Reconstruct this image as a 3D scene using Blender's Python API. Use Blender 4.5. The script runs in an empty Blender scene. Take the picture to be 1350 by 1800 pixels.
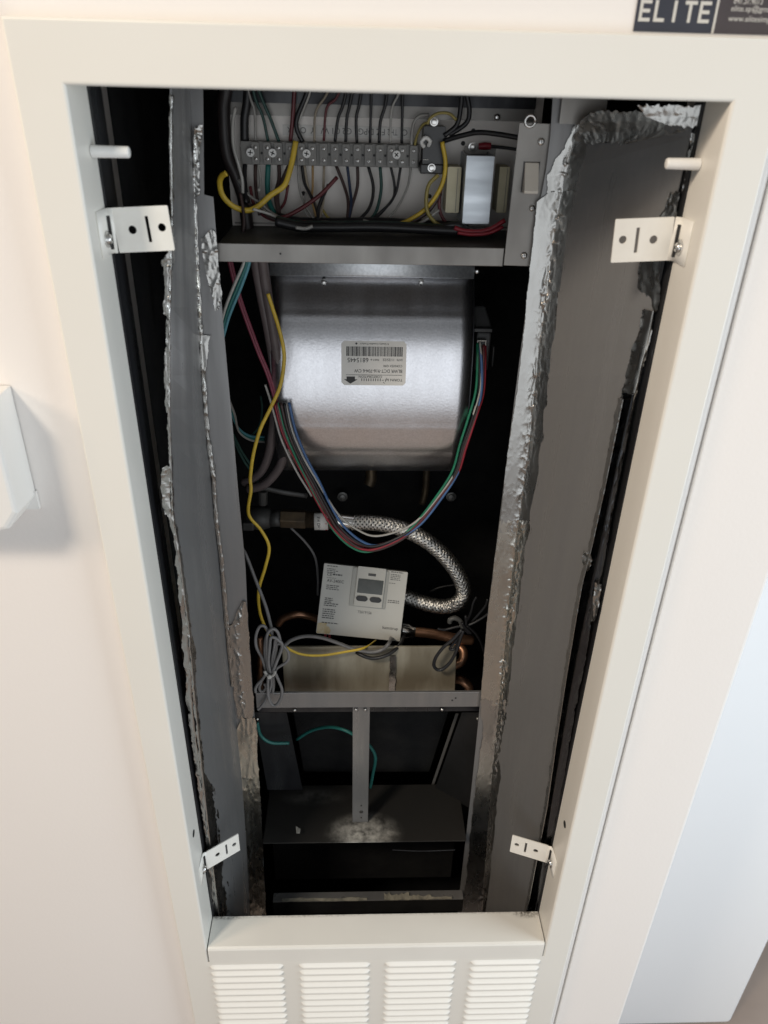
import bpy, bmesh, math, random
from mathutils import Vector, Matrix, Euler, noise
from mathutils.geometry import tessellate_polygon
scene = bpy.context.scene
C = scene.collection
V = Vector
random.seed(7)

# ------------------------------------------------------------------ camera
F_PX = 1326.0
CAM_P = V((0.18024, -0.54173, 0.00772))
CAM_R = Euler((1.05003, -0.022486, -0.030854), 'XYZ')
cam = bpy.data.cameras.new('camera'); cam_o = bpy.data.objects.new('camera', cam); C.objects.link(cam_o)
cam_o.location = CAM_P; cam_o.rotation_euler = CAM_R
cam.sensor_fit = 'VERTICAL'; cam.sensor_height = 36.0; cam.lens = F_PX / 1800 * 36
cam.clip_start = 0.02; cam.clip_end = 60
cam.dof.use_dof = True; cam.dof.focus_distance = 0.86; cam.dof.aperture_fstop = 8.0
scene.camera = cam_o
# ------------------------------------------------------------------ world and lamps (an indoor close-up)
w = bpy.data.worlds.new('World'); scene.world = w; w.use_nodes = True
w.node_tree.nodes['Background'].inputs[0].default_value = (0.93, 0.97, 1.0, 1)
w.node_tree.nodes['Background'].inputs[1].default_value = 0.23
def area(name, loc, target, sx, sy, power, col):
    l = bpy.data.lights.new(name, 'AREA'); l.shape = 'RECTANGLE'; l.size = sx; l.size_y = sy
    l.energy = power; l.color = col
    o = bpy.data.objects.new(name, l); C.objects.link(o); o.location = loc
    o.rotation_euler = (V(target) - V(loc)).to_track_quat('-Z', 'Y').to_euler()
area('ceiling_lamp', (-1.0, -1.25, 1.32), (0.2, 0, -0.3), 0.34, 0.34, 30, (1.0, 0.88, 0.73))
area('left_lamp', (-1.9, -1.0, 0.85), (0.4, 0, -0.4), 0.5, 0.5, 18, (1.0, 0.75, 0.55))
area('window_light', (0.55, -1.9, -0.50), (0.28, 0, -0.4), 2.2, 1.6, 12, (0.92, 0.96, 1.0))
area('door_fill_light', (1.9, -0.55, -0.3), (0.8, 0.3, -1.3), 0.8, 1.2, 24, (0.84, 0.93, 1.0))  # fill lamp added to brighten the white door and left jamb
scene.view_settings.view_transform = 'Standard'; scene.view_settings.look = 'None'
scene.view_settings.exposure = 0.0; scene.view_settings.gamma = 1.0
scene.cycles.max_bounces = 10; scene.cycles.caustics_reflective = False

# ------------------------------------------------------------------ helpers: points of the place seen along a line of sight at a known depth
_M = CAM_R.to_matrix()
def ray(px, py): return _M @ V(((px - 675) / F_PX, (900 - py) / F_PX, -1))
def P(px, py, Y): d = ray(px, py); return CAM_P + d * ((Y - CAM_P.y) / d.y)
def PZ(px, py, Z): d = ray(px, py); return CAM_P + d * ((Z - CAM_P.z) / d.z)

def smooth_path(pts, n=8):
    """Catmull-Rom through pts"""
    pts = [V(p) for p in pts]
    if len(pts) < 3:
        return [pts[0].lerp(pts[-1], i / n) for i in range(n + 1)]
    q = [pts[0] * 2 - pts[1]] + pts + [pts[-1] * 2 - pts[-2]]
    out = []
    for i in range(1, len(q) - 2):
        a, b, c, d = q[i - 1], q[i], q[i + 1], q[i + 2]
        for k in range(n):
            t = k / n
            out.append(0.5 * ((2 * b) + (c - a) * t + (2 * a - 5 * b + 4 * c - d) * t * t + (3 * b - a - 3 * c + d) * t ** 3))
    out.append(pts[-1]); return out
def frames(path):
    T = []
    for i in range(len(path)):
        t = path[min(i + 1, len(path) - 1)] - path[max(i - 1, 0)]
        T.append(t.normalized() if t.length > 1e-9 else V((0, 0, 1)))
    n = T[0].orthogonal().normalized(); out = []
    for i, t in enumerate(T):
        n = (n - t * n.dot(t))
        n = n.normalized() if n.length > 1e-9 else t.orthogonal().normalized()
        out.append((t, n, t.cross(n)))
    return out

class MB:
    def __init__(s): s.v = []; s.f = []
    def add(s, vs, fs):
        o = len(s.v); s.v += [V(p) for p in vs]; s.f += [tuple(i + o for i in f) for f in fs]; return s
    def box(s, a, b, M=None):
        (x0, y0, z0), (x1, y1, z1) = a, b
        vs = [V(p) for p in ((x0,y0,z0),(x1,y0,z0),(x1,y1,z0),(x0,y1,z0),(x0,y0,z1),(x1,y0,z1),(x1,y1,z1),(x0,y1,z1))]
        if M: vs = [M @ p for p in vs]
        return s.add(vs, [(0,3,2,1),(4,5,6,7),(0,1,5,4),(1,2,6,5),(2,3,7,6),(3,0,4,7)])
    def tube(s, path, r, n=8, flat=1.0, up=None, cap=True):
        fr = frames(path); vs = []; fs = []
        for i, (p, (t, a, b)) in enumerate(zip(path, fr)):
            if up is not None:
                a = V(up) - t * t.dot(V(up)); a.normalize(); b = t.cross(a)
            rr = r[i] if isinstance(r, list) else r
            for k in range(n):
                an = 2 * math.pi * k / n
                vs.append(p + a * (rr * math.cos(an) * flat) + b * (rr * math.sin(an)))
        for i in range(len(path) - 1):
            for k in range(n):
                k2 = (k + 1) % n
                fs.append((i*n+k, i*n+k2, (i+1)*n+k2, (i+1)*n+k))
        if cap:
            fs.append(tuple(range(n - 1, -1, -1))); fs.append(tuple((len(path)-1)*n + k for k in range(n)))
        return s.add(vs, fs)
    def cyl(s, a, b, r, n=20, r2=None):
        a, b = V(a), V(b); return s.tube([a, b], [r, r if r2 is None else r2], n)
    def lathe(s, a, d, prof, n=20):
        """profile (h, r) along d from a"""
        a, d = V(a), V(d).normalized(); u = d.orthogonal().normalized(); w_ = d.cross(u)
        vs = []; fs = []
        for h, r in prof:
            for k in range(n):
                an = 2 * math.pi * k / n
                vs.append(a + d * h + u * (r * math.cos(an)) + w_ * (r * math.sin(an)))
        for i in range(len(prof) - 1):
            for k in range(n):
                k2 = (k + 1) % n; fs.append((i*n+k, i*n+k2, (i+1)*n+k2, (i+1)*n+k))
        fs.append(tuple(range(n - 1, -1, -1))); fs.append(tuple((len(prof)-1)*n + k for k in range(n)))
        return s.add(vs, fs)
    def plate(s, outer, holes, o, u, v, n, th):
        """flat plate with real holes; 2D loops in (u, v), thickness th along -n"""
        o, u, v, n = V(o), V(u), V(v), V(n)
        loops = [outer] + holes; flat = [p for l in loops for p in l]
        tris = tessellate_polygon([[V((p[0], p[1], 0)) for p in l] for l in loops])
        N = len(flat)
        vs = [o + u * p[0] + v * p[1] for p in flat] + [o + u * p[0] + v * p[1] - n * th for p in flat]
        fs = []
        for t in tris:
            a, b, c = (vs[i] for i in t)
            t = t if (b - a).cross(c - a).dot(n) > 0 else t[::-1]
            fs.append(tuple(t)); fs.append(tuple(i + N for i in t[::-1]))
        k = 0
        for l in loops:
            for i in range(len(l)):
                a, b = k + i, k + (i + 1) % len(l); fs.append((a, b, b + N, a + N))
            k += len(l)
        return s.add(vs, fs)
    def grid(s, rows):
        n = len(rows[0]); vs = [p for r in rows for p in r]
        fs = [(i*n+k, i*n+k+1, (i+1)*n+k+1, (i+1)*n+k) for i in range(len(rows)-1) for k in range(n-1)]
        return s.add(vs, fs)
    def build(s, name, m, parent=None, smooth=False, bevel=0, seg=2, solid=0, auto=None, label=None):
        org = ORG.get(parent, V((0, 0, 0)))
        me = bpy.data.meshes.new(name)
        me.from_pydata([tuple(p - org) for p in s.v], [], s.f); me.update()
        bm = bmesh.new(); bm.from_mesh(me); bmesh.ops.recalc_face_normals(bm, faces=bm.faces)
        bm.to_mesh(me); bm.free()
        me.materials.append(m)
        o = bpy.data.objects.new(name, me); C.objects.link(o)
        if parent: o.parent = parent; ORG[o] = org
        if smooth: me.polygons.foreach_set('use_smooth', [True] * len(me.polygons))
        if auto is not None:
            me.polygons.foreach_set('use_smooth', [True] * len(me.polygons))
            me.set_sharp_from_angle(angle=math.radians(auto))
        if solid:
            md = o.modifiers.new('solid', 'SOLIDIFY'); md.thickness = solid; md.offset = 0
        if bevel:
            md = o.modifiers.new('bevel', 'BEVEL'); md.width = bevel; md.segments = seg; md.limit_method = 'ANGLE'
            md.angle_limit = math.radians(40); md.harden_normals = False
        if label: o['label'] = label
        return o
ORG = {}
def thing(name, loc, label, cat, group=None):
    o = bpy.data.objects.new(name, None); C.objects.link(o); o.location = loc; o.empty_display_size = 0.01
    o['label'] = label; o['category'] = cat
    if group: o['group'] = group
    ORG[o] = V(loc); return o
def single(name, mb, m, label, cat, group=None, kind=None, **kw):
    xs = [p.x for p in mb.v]; ys = [p.y for p in mb.v]; zs = [p.z for p in mb.v]
    c = V(((min(xs)+max(xs))/2, (min(ys)+max(ys))/2, min(zs)))
    for i in range(len(mb.v)): mb.v[i] = mb.v[i] - c
    o = mb.build(name, m, None, **kw); o.location = c
    if label: o['label'] = label
    if cat: o['category'] = cat
    if group: o['group'] = group
    if kind: o['kind'] = kind
    return o
def circ(cx, cy, r, n=20, ry=None): return [(cx + r*math.cos(2*math.pi*k/n), cy + (ry or r)*math.sin(2*math.pi*k/n)) for k in range(n)]
def rect(x0, y0, x1, y1): return [(x0,y0),(x1,y0),(x1,y1),(x0,y1)]
def rrect(x0, y0, x1, y1, r, n=5):
    out = []
    for cx, cy, a0 in ((x1-r,y0+r,-90),(x1-r,y1-r,0),(x0+r,y1-r,90),(x0+r,y0+r,180)):
        for k in range(n + 1):
            a = math.radians(a0 + 90*k/n); out.append((cx + r*math.cos(a), cy + r*math.sin(a)))
    return out
_tc = {}
def text_mesh(s):
    if s in _tc: return _tc[s]
    cu = bpy.data.curves.new('lettering', 'FONT'); cu.body = s; cu.size = 1; cu.resolution_u = 3
    o = bpy.data.objects.new('lettering', cu); C.objects.link(o)
    dg = bpy.context.evaluated_depsgraph_get(); dg.update()
    me = o.evaluated_get(dg).to_mesh()
    vs = [v.co.copy() for v in me.vertices]; fs = [tuple(p.vertices) for p in me.polygons]
    o.evaluated_get(dg).to_mesh_clear()
    bpy.data.objects.remove(o); bpy.data.curves.remove(cu)
    x0 = min(v.x for v in vs); x1 = max(v.x for v in vs); y0 = min(v.y for v in vs); y1 = max(v.y for v in vs)
    vs = [((v.x-x0), (v.y-y0)) for v in vs]
    _tc[s] = (vs, fs, x1-x0, y1-y0); return _tc[s]
def text(mb, s, place, x, y, w=None, h=None):
    """lettering printed at (x, y) .. (x+w, y+h) of a surface; place(a, b) gives the 3D point"""
    vs, fs, tw, th = text_mesh(s)
    sx = w / tw if w else h / th; sy = h / th if h else sx
    mb.add([place(x + a*sx, y + b*sy) for a, b in vs], fs)
def bars(mb, place, x, y, w, h):
    mb.add([place(x,y), place(x+w,y), place(x+w,y+h), place(x,y+h)], [(0,1,2,3)])

# ------------------------------------------------------------------ materials
def mat(name, col, rough=0.5, metal=0.0, col2=None, scale=8.0, amt=1.0, stretch=(1,1,1), bump=0.0, bscale=200.0, spec=0.5,
        rvar=0.0, detail=4.0, thr=(0.35, 0.65), bdist=0.001, aniso=0.0, coat=0.0):
    m = bpy.data.materials.new(name); m.use_nodes = True; nt = m.node_tree; N = nt.nodes; L = nt.links
    b = N['Principled BSDF']; b.inputs['Base Color'].default_value = (*col, 1); b.inputs['Roughness'].default_value = rough
    b.inputs['Metallic'].default_value = metal; b.inputs['Specular IOR Level'].default_value = spec
    b.inputs['Anisotropic'].default_value = aniso; b.inputs['Coat Weight'].default_value = coat
    tc = N.new('ShaderNodeTexCoord'); mp = N.new('ShaderNodeMapping'); mp.inputs['Scale'].default_value = stretch
    L.new(tc.outputs['Object'], mp.inputs['Vector'])
    nz = N.new('ShaderNodeTexNoise'); nz.inputs['Scale'].default_value = scale; nz.inputs['Detail'].default_value = detail
    L.new(mp.outputs[0], nz.inputs['Vector'])
    rp = N.new('ShaderNodeMapRange'); rp.inputs['From Min'].default_value = thr[0]; rp.inputs['From Max'].default_value = thr[1]
    L.new(nz.outputs['Fac'], rp.inputs['Value'])
    if col2:
        mx = N.new('ShaderNodeMix'); mx.data_type = 'RGBA'; mx.inputs['A'].default_value = (*col, 1)
        mx.inputs['B'].default_value = (*[c*(1-amt) + d*amt for c, d in zip(col, col2)], 1)
        L.new(rp.outputs[0], mx.inputs['Factor']); L.new(mx.outputs['Result'], b.inputs['Base Color'])
    if rvar:
        mr = N.new('ShaderNodeMapRange'); mr.inputs['To Min'].default_value = max(0.02, rough-rvar); mr.inputs['To Max'].default_value = min(1, rough+rvar)
        L.new(rp.outputs[0], mr.inputs['Value']); L.new(mr.outputs[0], b.inputs['Roughness'])
    if bump:
        n2 = N.new('ShaderNodeTexNoise'); n2.inputs['Scale'].default_value = bscale; n2.inputs['Detail'].default_value = 5
        L.new(mp.outputs[0], n2.inputs['Vector'])
        bp = N.new('ShaderNodeBump'); bp.inputs['Strength'].default_value = bump; bp.inputs['Distance'].default_value = bdist
        L.new(n2.outputs['Fac'], bp.inputs['Height']); L.new(bp.outputs[0], b.inputs['Normal'])
    return m
CREAM = mat('cream_powder_coat', (0.78, 0.768, 0.718), 0.36, col2=(0.755, 0.738, 0.682), scale=5, amt=0.7, bump=0.12, bscale=500, bdist=0.0004)
LOUV = mat('cream_louver_paint', (0.79, 0.78, 0.74), 0.36, col2=(0.76, 0.75, 0.70), scale=9, amt=0.6, bump=0.1, bscale=500, bdist=0.0004)
WALL = mat('wall_paint', (0.84, 0.81, 0.78), 0.6, col2=(0.82, 0.785, 0.75), scale=2.2, amt=0.7, bump=0.25, bscale=260, bdist=0.0006)
WHITEP = mat('white_plastic', (0.82, 0.82, 0.80), 0.38, col2=(0.78, 0.78, 0.76), scale=12, amt=0.6)
BRKT = mat('white_bracket_paint', (0.84, 0.83, 0.78), 0.35, col2=(0.76, 0.74, 0.68), scale=60, amt=0.5)
FLOORM = mat('taupe_floor', (0.36, 0.285, 0.24), 0.5, col2=(0.30, 0.235, 0.195), scale=6)
SHEET = mat('grey_sheet_metal', (0.25, 0.25, 0.25), 0.38, 0.45, col2=(0.20, 0.20, 0.202), scale=8, stretch=(5,5,0.4), rvar=0.12, detail=5, bump=0.08, bscale=60, bdist=0.001)
PLATE = mat('galvanised_bracket_sheet', (0.27, 0.258, 0.24), 0.42, 0.5, col2=(0.22, 0.21, 0.198), scale=22, stretch=(1,1,0.4), rvar=0.08)
DARKSH = mat('dark_sheet_metal', (0.05, 0.052, 0.055), 0.35, 0.5, col2=(0.02, 0.02, 0.024), scale=9, stretch=(4,4,0.7), rvar=0.1)
LINER = mat('black_insulation', (0.011, 0.011, 0.012), 0.9, col2=(0.017, 0.017, 0.017), scale=30, bump=0.5, bscale=240, spec=0.2)
BOXMET = mat('control_box_metal', (0.76, 0.72, 0.68), 0.55, 0.03, col2=(0.68, 0.645, 0.61), scale=10, rvar=0.05)
TRAY = mat('control_tray_metal', (0.13, 0.128, 0.122), 0.5, 0.4, col2=(0.07, 0.068, 0.064), scale=14, rvar=0.1)
SCREW = mat('zinc_screw', (0.72, 0.72, 0.71), 0.28, 1.0, col2=(0.55, 0.54, 0.52), scale=150)
RECESS = mat('dark_recess', (0.02, 0.02, 0.02), 0.7)
BLK = mat('black_plastic', (0.018, 0.018, 0.02), 0.35, col2=(0.03, 0.03, 0.03), scale=40)
STRIPM = mat('grey_nylon_block', (0.20, 0.194, 0.18), 0.45, col2=(0.165, 0.16, 0.15), scale=60)
ALU = mat('aluminium_bracket', (0.62, 0.66, 0.70), 0.45, 0.75, col2=(0.52, 0.56, 0.6), scale=10, stretch=(1,1,6), rvar=0.08)
BOBBIN = mat('yellowed_coil_wrap', (0.62, 0.57, 0.40), 0.5, col2=(0.52, 0.47, 0.31), scale=40)
PAPER = mat('white_label_paper', (0.80, 0.79, 0.75), 0.45, col2=(0.75, 0.73, 0.69), scale=30)
TAPEP = mat('clear_label_tape', (0.60, 0.585, 0.555), 0.35, col2=(0.54, 0.52, 0.49), scale=30)
INK = mat('black_ink', (0.02, 0.02, 0.02), 0.5)
INKG = mat('grey_ink', (0.09, 0.09, 0.09), 0.5)
REDINK = mat('red_ink', (0.5, 0.03, 0.03), 0.5)
STICK = mat('black_sticker', (0.022, 0.024, 0.035), 0.3, col2=(0.03, 0.03, 0.045), scale=20)
STICK2 = mat('brown_black_sticker', (0.045, 0.035, 0.037), 0.3, col2=(0.06, 0.045, 0.045), scale=20)
STICKT = mat('silver_lettering', (0.60, 0.58, 0.53), 0.4)
METERW = mat('meter_plastic', (0.57, 0.565, 0.525), 0.42, col2=(0.53, 0.522, 0.48), scale=14)
STAIN = mat('amber_stain', (0.50, 0.36, 0.14), 0.5, col2=(0.6, 0.52, 0.36), scale=160)
SCREEN = mat('lcd_glass', (0.055, 0.062, 0.058), 0.12, col2=(0.08, 0.085, 0.08), scale=60, spec=0.7)
BEZEL = mat('meter_bezel', (0.40, 0.40, 0.37), 0.4)
STEEL = mat('stainless_braid', (0.72, 0.70, 0.66), 0.34, 1.0)
FERR = mat('steel_ferrule', (0.74, 0.72, 0.68), 0.22, 1.0, col2=(0.6, 0.58, 0.55), scale=40)
BRASS = mat('tarnished_brass', (0.16, 0.12, 0.075), 0.5, 0.7, col2=(0.09, 0.07, 0.05), scale=60, rvar=0.1)
COPPER = mat('copper_pipe', (0.52, 0.29, 0.18), 0.42, 0.9, col2=(0.26, 0.14, 0.085), scale=45, rvar=0.12)
VALVE = mat('dark_valve_body', (0.05, 0.05, 0.05), 0.5, 0.3, col2=(0.08, 0.08, 0.078), scale=40)
MOTOR = mat('dark_grey_plastic', (0.075, 0.075, 0.075), 0.45, col2=(0.055, 0.055, 0.055), scale=30)
DUST = mat('grey_dust', (0.34, 0.335, 0.31), 0.95, col2=(0.25, 0.24, 0.22), scale=200)
SHELF_GLINT = mat('shelf_reflection_grey', (0.12, 0.115, 0.10), 0.9, col2=(0.2, 0.19, 0.17), scale=300)  # tone of the pale reflection painted as a flake on the shelf
SHELFM = mat('dark_shelf_metal', (0.06, 0.056, 0.05), 0.55, 0.3, col2=(0.035, 0.033, 0.03), scale=18, rvar=0.1)
TORN = mat('torn_cream_gasket', (0.30, 0.285, 0.23), 0.8, col2=(0.16, 0.155, 0.13), scale=120)
HAZED = mat('white_sheet', (0.86, 0.87, 0.88), 0.5)

def galvanised():
    m = bpy.data.materials.new('galvanised_steel'); m.use_nodes = True; nt = m.node_tree; N = nt.nodes; L = nt.links
    b = N['Principled BSDF']; b.inputs['Metallic'].default_value = 1.0
    tc = N.new('ShaderNodeTexCoord')
    vo = N.new('ShaderNodeTexVoronoi'); vo.inputs['Scale'].default_value = 520; L.new(tc.outputs['Object'], vo.inputs['Vector'])
    cr = N.new('ShaderNodeMapRange'); cr.inputs['To Min'].default_value = 0.64; cr.inputs['To Max'].default_value = 0.74
    L.new(vo.outputs['Color'], cr.inputs['Value'])
    cc = N.new('ShaderNodeCombineColor'); L.new(cr.outputs[0], cc.inputs[0]); L.new(cr.outputs[0], cc.inputs[1])
    mlt = N.new('ShaderNodeMath'); mlt.operation = 'MULTIPLY'; mlt.inputs[1].default_value = 1.04; L.new(cr.outputs[0], mlt.inputs[0]); L.new(mlt.outputs[0], cc.inputs[2])
    L.new(cc.outputs[0], b.inputs['Base Color'])
    mp = N.new('ShaderNodeMapping'); mp.inputs['Scale'].default_value = (7, 0.7, 0.7); L.new(tc.outputs['Object'], mp.inputs['Vector'])
    nz = N.new('ShaderNodeTexNoise'); nz.inputs['Scale'].default_value = 9; nz.inputs['Detail'].default_value = 3; L.new(mp.outputs[0], nz.inputs['Vector'])
    r2 = N.new('ShaderNodeMapRange'); r2.inputs['To Min'].default_value = 0.25; r2.inputs['To Max'].default_value = 0.40; L.new(nz.outputs['Fac'], r2.inputs['Value'])
    L.new(r2.outputs[0], b.inputs['Roughness'])
    n3 = N.new('ShaderNodeTexNoise'); n3.inputs['Scale'].default_value = 420; n3.inputs['Detail'].default_value = 2; L.new(tc.outputs['Object'], n3.inputs['Vector'])
    ad = N.new('ShaderNodeMath'); ad.operation = 'MULTIPLY_ADD'; ad.inputs[1].default_value = 0.7; L.new(nz.outputs['Fac'], ad.inputs[0]); L.new(n3.outputs['Fac'], ad.inputs[2])
    bp = N.new('ShaderNodeBump'); bp.inputs['Strength'].default_value = 0.12; bp.inputs['Distance'].default_value = 0.0009
    L.new(ad.outputs[0], bp.inputs['Height']); L.new(bp.outputs[0], b.inputs['Normal'])
    return m
GALV = galvanised()
def foilmat(name, col, rough, bump):
    m = bpy.data.materials.new(name); m.use_nodes = True; nt = m.node_tree; N = nt.nodes; L = nt.links
    b = N['Principled BSDF']; b.inputs['Metallic'].default_value = 1.0; b.inputs['Base Color'].default_value = (*col, 1)
    tc = N.new('ShaderNodeTexCoord')
    mp = N.new('ShaderNodeMapping'); mp.inputs['Scale'].default_value = (1, 1, 0.45); L.new(tc.outputs['Object'], mp.inputs['Vector'])
    vo = N.new('ShaderNodeTexVoronoi'); vo.feature = 'DISTANCE_TO_EDGE'; vo.inputs['Scale'].default_value = 95
    nz = N.new('ShaderNodeTexNoise'); nz.inputs['Scale'].default_value = 60; nz.inputs['Detail'].default_value = 4; L.new(mp.outputs[0], nz.inputs['Vector'])
    va = N.new('ShaderNodeVectorMath'); va.operation = 'MULTIPLY_ADD'; va.inputs[1].default_value = (0.02, 0.02, 0.02)
    L.new(nz.outputs['Color'], va.inputs[0]); L.new(mp.outputs[0], va.inputs[2]); L.new(va.outputs[0], vo.inputs['Vector'])
    ad = N.new('ShaderNodeMath'); ad.operation = 'ADD'; L.new(vo.outputs['Distance'], ad.inputs[0]); L.new(nz.outputs['Fac'], ad.inputs[1])
    bp = N.new('ShaderNodeBump'); bp.inputs['Strength'].default_value = bump; bp.inputs['Distance'].default_value = 0.0018
    L.new(ad.outputs[0], bp.inputs['Height']); L.new(bp.outputs[0], b.inputs['Normal'])
    rr = N.new('ShaderNodeMapRange'); rr.inputs['To Min'].default_value = rough - 0.08; rr.inputs['To Max'].default_value = rough + 0.12
    L.new(nz.outputs['Fac'], rr.inputs['Value']); L.new(rr.outputs[0], b.inputs['Roughness'])
    return m
FOIL = foilmat('aluminium_foil_tape', (0.40, 0.395, 0.38), 0.26, 0.045)
FOILS = foilmat('smooth_foil_tape', (0.50, 0.485, 0.44), 0.25, 0.045)
FOILD = foilmat('dark_vapour_foil', (0.07, 0.073, 0.08), 0.2, 0.12)
def wiremat(name, c, rough=0.42): return mat('wire_' + name, c, rough, col2=tuple(x*0.8 for x in c), scale=60)
WM = dict(dark=wiremat('dark_sheath', (0.028,0.022,0.022)), black=wiremat('black', (0.015,0.015,0.017)), grey=wiremat('grey', (0.36,0.35,0.33)), white=wiremat('white', (0.48,0.47,0.44)),
    teal=wiremat('teal', (0.02,0.15,0.135)), green=wiremat('green', (0.02,0.22,0.12)), dgreen=wiremat('dark_green', (0.02,0.07,0.06)), brown=wiremat('brown', (0.055,0.032,0.03)),
    maroon=wiremat('maroon', (0.13,0.025,0.03)), red=wiremat('red', (0.33,0.02,0.035)), pink=wiremat('dusky_red', (0.26,0.05,0.085)), blue=wiremat('blue', (0.07,0.16,0.36)), lblue=wiremat('pale_teal', (0.10,0.30,0.36)),
    dblue=wiremat('dark_blue', (0.02,0.035,0.075)), beige=wiremat('beige', (0.34,0.29,0.22)), yellow=wiremat('yellow', (0.72,0.50,0.05)),
    olive=wiremat('dull_yellow', (0.36,0.29,0.08)), tan=wiremat('orange_tan', (0.35,0.22,0.09)), sheath=wiremat('grey_brown_sheath', (0.14,0.115,0.115)), cable=wiremat('grey_cable', (0.18,0.176,0.176)))

# ================================================================== THE SETTING
FX0, FX1, FZ1, FZ0 = -0.032, 0.452, 0.0355, -1.32      # outer edges of the access frame
WY = 0.011                                             # face of the drywall behind the frame's face
OW, OH, JD = 0.42, 0.923, 0.0411                       # the opening and the depth of its return
mb = MB()
mb.plate(rect(-1.6, -1.79, 0.556, 1.3), [rect(FX0+0.012, -1.4, FX1+0.0115, FZ1-0.012)], V((0, WY, 0)), (1,0,0), (0,0,1), (0,-1,0), 0.15)
mb.box((FX1+0.0140, WY+0.1502, -1.79), (0.556, 0.62, 1.3))
mb.box((FX1-0.004, WY+0.0010, -1.4), (FX1+0.0114, 0.15, FZ1-0.0125))
single('wall', mb, WALL, 'white painted wall around the cream access frame', None, kind='structure', bevel=0.004, seg=3)
mb = MB(); mb.box((-3, -3, -1.9), (4, 4, -1.8)); single('floor', mb, FLOORM, 'taupe floor below the wall', None, kind='structure')
# white door leaf standing round the corner of the wall
ex = P(1322, 1725, 0.32).x
mb = MB(); mb.box((0.560, 0.32, -1.795), (ex, 0.36, 0.4))
single('white_door', mb, HAZED, 'plain white door leaf beyond the wall corner at lower right', 'door', bevel=0.014, seg=4)

def maskmix(name, base, dirt, rough, terms, nscale=160, metal=0.0, gain=1.0):
    """paint with smears of dirt of their own: soft blobs (object-space centre, radii) broken up by noise"""
    m = mat(name, base, rough, metal, col2=tuple(c*0.94 for c in base), scale=8); nt = m.node_tree; N = nt.nodes; L = nt.links; b = N['Principled BSDF']
    src = b.inputs['Base Color'].links[0].from_socket
    tc = N.new('ShaderNodeTexCoord'); tot = None
    for (c, r, wgt) in terms:
        su = N.new('ShaderNodeVectorMath'); su.operation = 'SUBTRACT'; su.inputs[1].default_value = c; L.new(tc.outputs['Object'], su.inputs[0])
        dv = N.new('ShaderNodeVectorMath'); dv.operation = 'DIVIDE'; dv.inputs[1].default_value = r; L.new(su.outputs[0], dv.inputs[0])
        ln = N.new('ShaderNodeVectorMath'); ln.operation = 'LENGTH'; L.new(dv.outputs[0], ln.inputs[0])
        mr = N.new('ShaderNodeMapRange'); mr.interpolation_type = 'SMOOTHSTEP'; mr.inputs['From Min'].default_value = 1.0; mr.inputs['From Max'].default_value = 0.15; mr.inputs['To Max'].default_value = wgt
        L.new(ln.outputs['Value'], mr.inputs['Value'])
        if tot is None: tot = mr.outputs[0]
        else:
            mx = N.new('ShaderNodeMath'); mx.operation = 'MAXIMUM'; L.new(tot, mx.inputs[0]); L.new(mr.outputs[0], mx.inputs[1]); tot = mx.outputs[0]
    nz = N.new('ShaderNodeTexNoise'); nz.inputs['Scale'].default_value = nscale; nz.inputs['Detail'].default_value = 6; nz.inputs['Roughness'].default_value = 0.65; L.new(tc.outputs['Object'], nz.inputs['Vector'])
    r2 = N.new('ShaderNodeMapRange'); r2.inputs['From Min'].default_value = 0.32; r2.inputs['From Max'].default_value = 0.66; L.new(nz.outputs['Fac'], r2.inputs['Value'])
    ml = N.new('ShaderNodeMath'); ml.operation = 'MULTIPLY'; ml.use_clamp = True; L.new(tot, ml.inputs[0]); L.new(r2.outputs[0], ml.inputs[1])
    mg = N.new('ShaderNodeMath'); mg.operation = 'MULTIPLY'; mg.use_clamp = True; mg.inputs[1].default_value = gain; L.new(ml.outputs[0], mg.inputs[0])
    mi = N.new('ShaderNodeMix'); mi.data_type = 'RGBA'; mi.inputs['B'].default_value = (*dirt, 1)
    L.new(mg.outputs[0], mi.inputs['Factor']); L.new(src, mi.inputs['A']); L.new(mi.outputs['Result'], b.inputs['Base Color'])
    return m
def sillmat():
    o = V((0.21, 0.0, FZ0))
    return maskmix('cream_paint_grimy_edge', (0.78, 0.768, 0.718), (0.10, 0.09, 0.075), 0.4, [
        (V((0.404, JD, -OH))-o, (0.026, 0.011, 0.02), 1.0), (V((0.015, JD, -OH))-o, (0.05, 0.006, 0.02), 0.7), (V((0.12, JD+0.001, -OH))-o, (0.14, 0.005, 0.02), 0.55), (V((0.30, JD+0.001, -OH))-o, (0.2, 0.0042, 0.02), 0.4)], 330, gain=1.3)

# ================================================================== ACCESS FRAME
fr = thing('access_frame', (0.21, 0.0, FZ0), 'cream painted steel access frame with open hatch and louvered lower panel set in the wall', 'access frame')
t = 0.0113
m_ = MB(); g_ = 0.0024
m_.plate(rect(FX0+0.0018, FZ0, FX1-0.0018, FZ1-0.0018), [rect(-g_, -OH-0.0285, OW+g_, g_)], V((0,0,0)), (1,0,0), (0,0,1), (0,-1,0), 0.0012)
m_.build('face_plate', CREAM, fr)
def turn(n_=6):      # the rolled lip between the face and a return into the opening: (inset, depth)
    return [(g_*(1-math.sin(k*math.pi/2/n_)), g_*(1-math.cos(k*math.pi/2/n_))) for k in range(n_+1)]
lipl = turn() + [(0.0, JD*0.5), (0.0, JD)]
MB().grid([[V((-i_, y, i_)), V((-i_, y, -OH-0.0285))] for i_, y in lipl]).build('jamb', CREAM, fr, auto=35)
MB().grid([[V((OW+i_, y, i_)), V((OW+i_, y, -OH-0.0285))] for i_, y in lipl]).build('jamb', CREAM, fr, auto=35)
MB().grid([[V((-i_, y, i_)), V((OW+i_, y, i_))] for i_, y in lipl]).build('head_return', CREAM, fr, auto=35)
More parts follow.
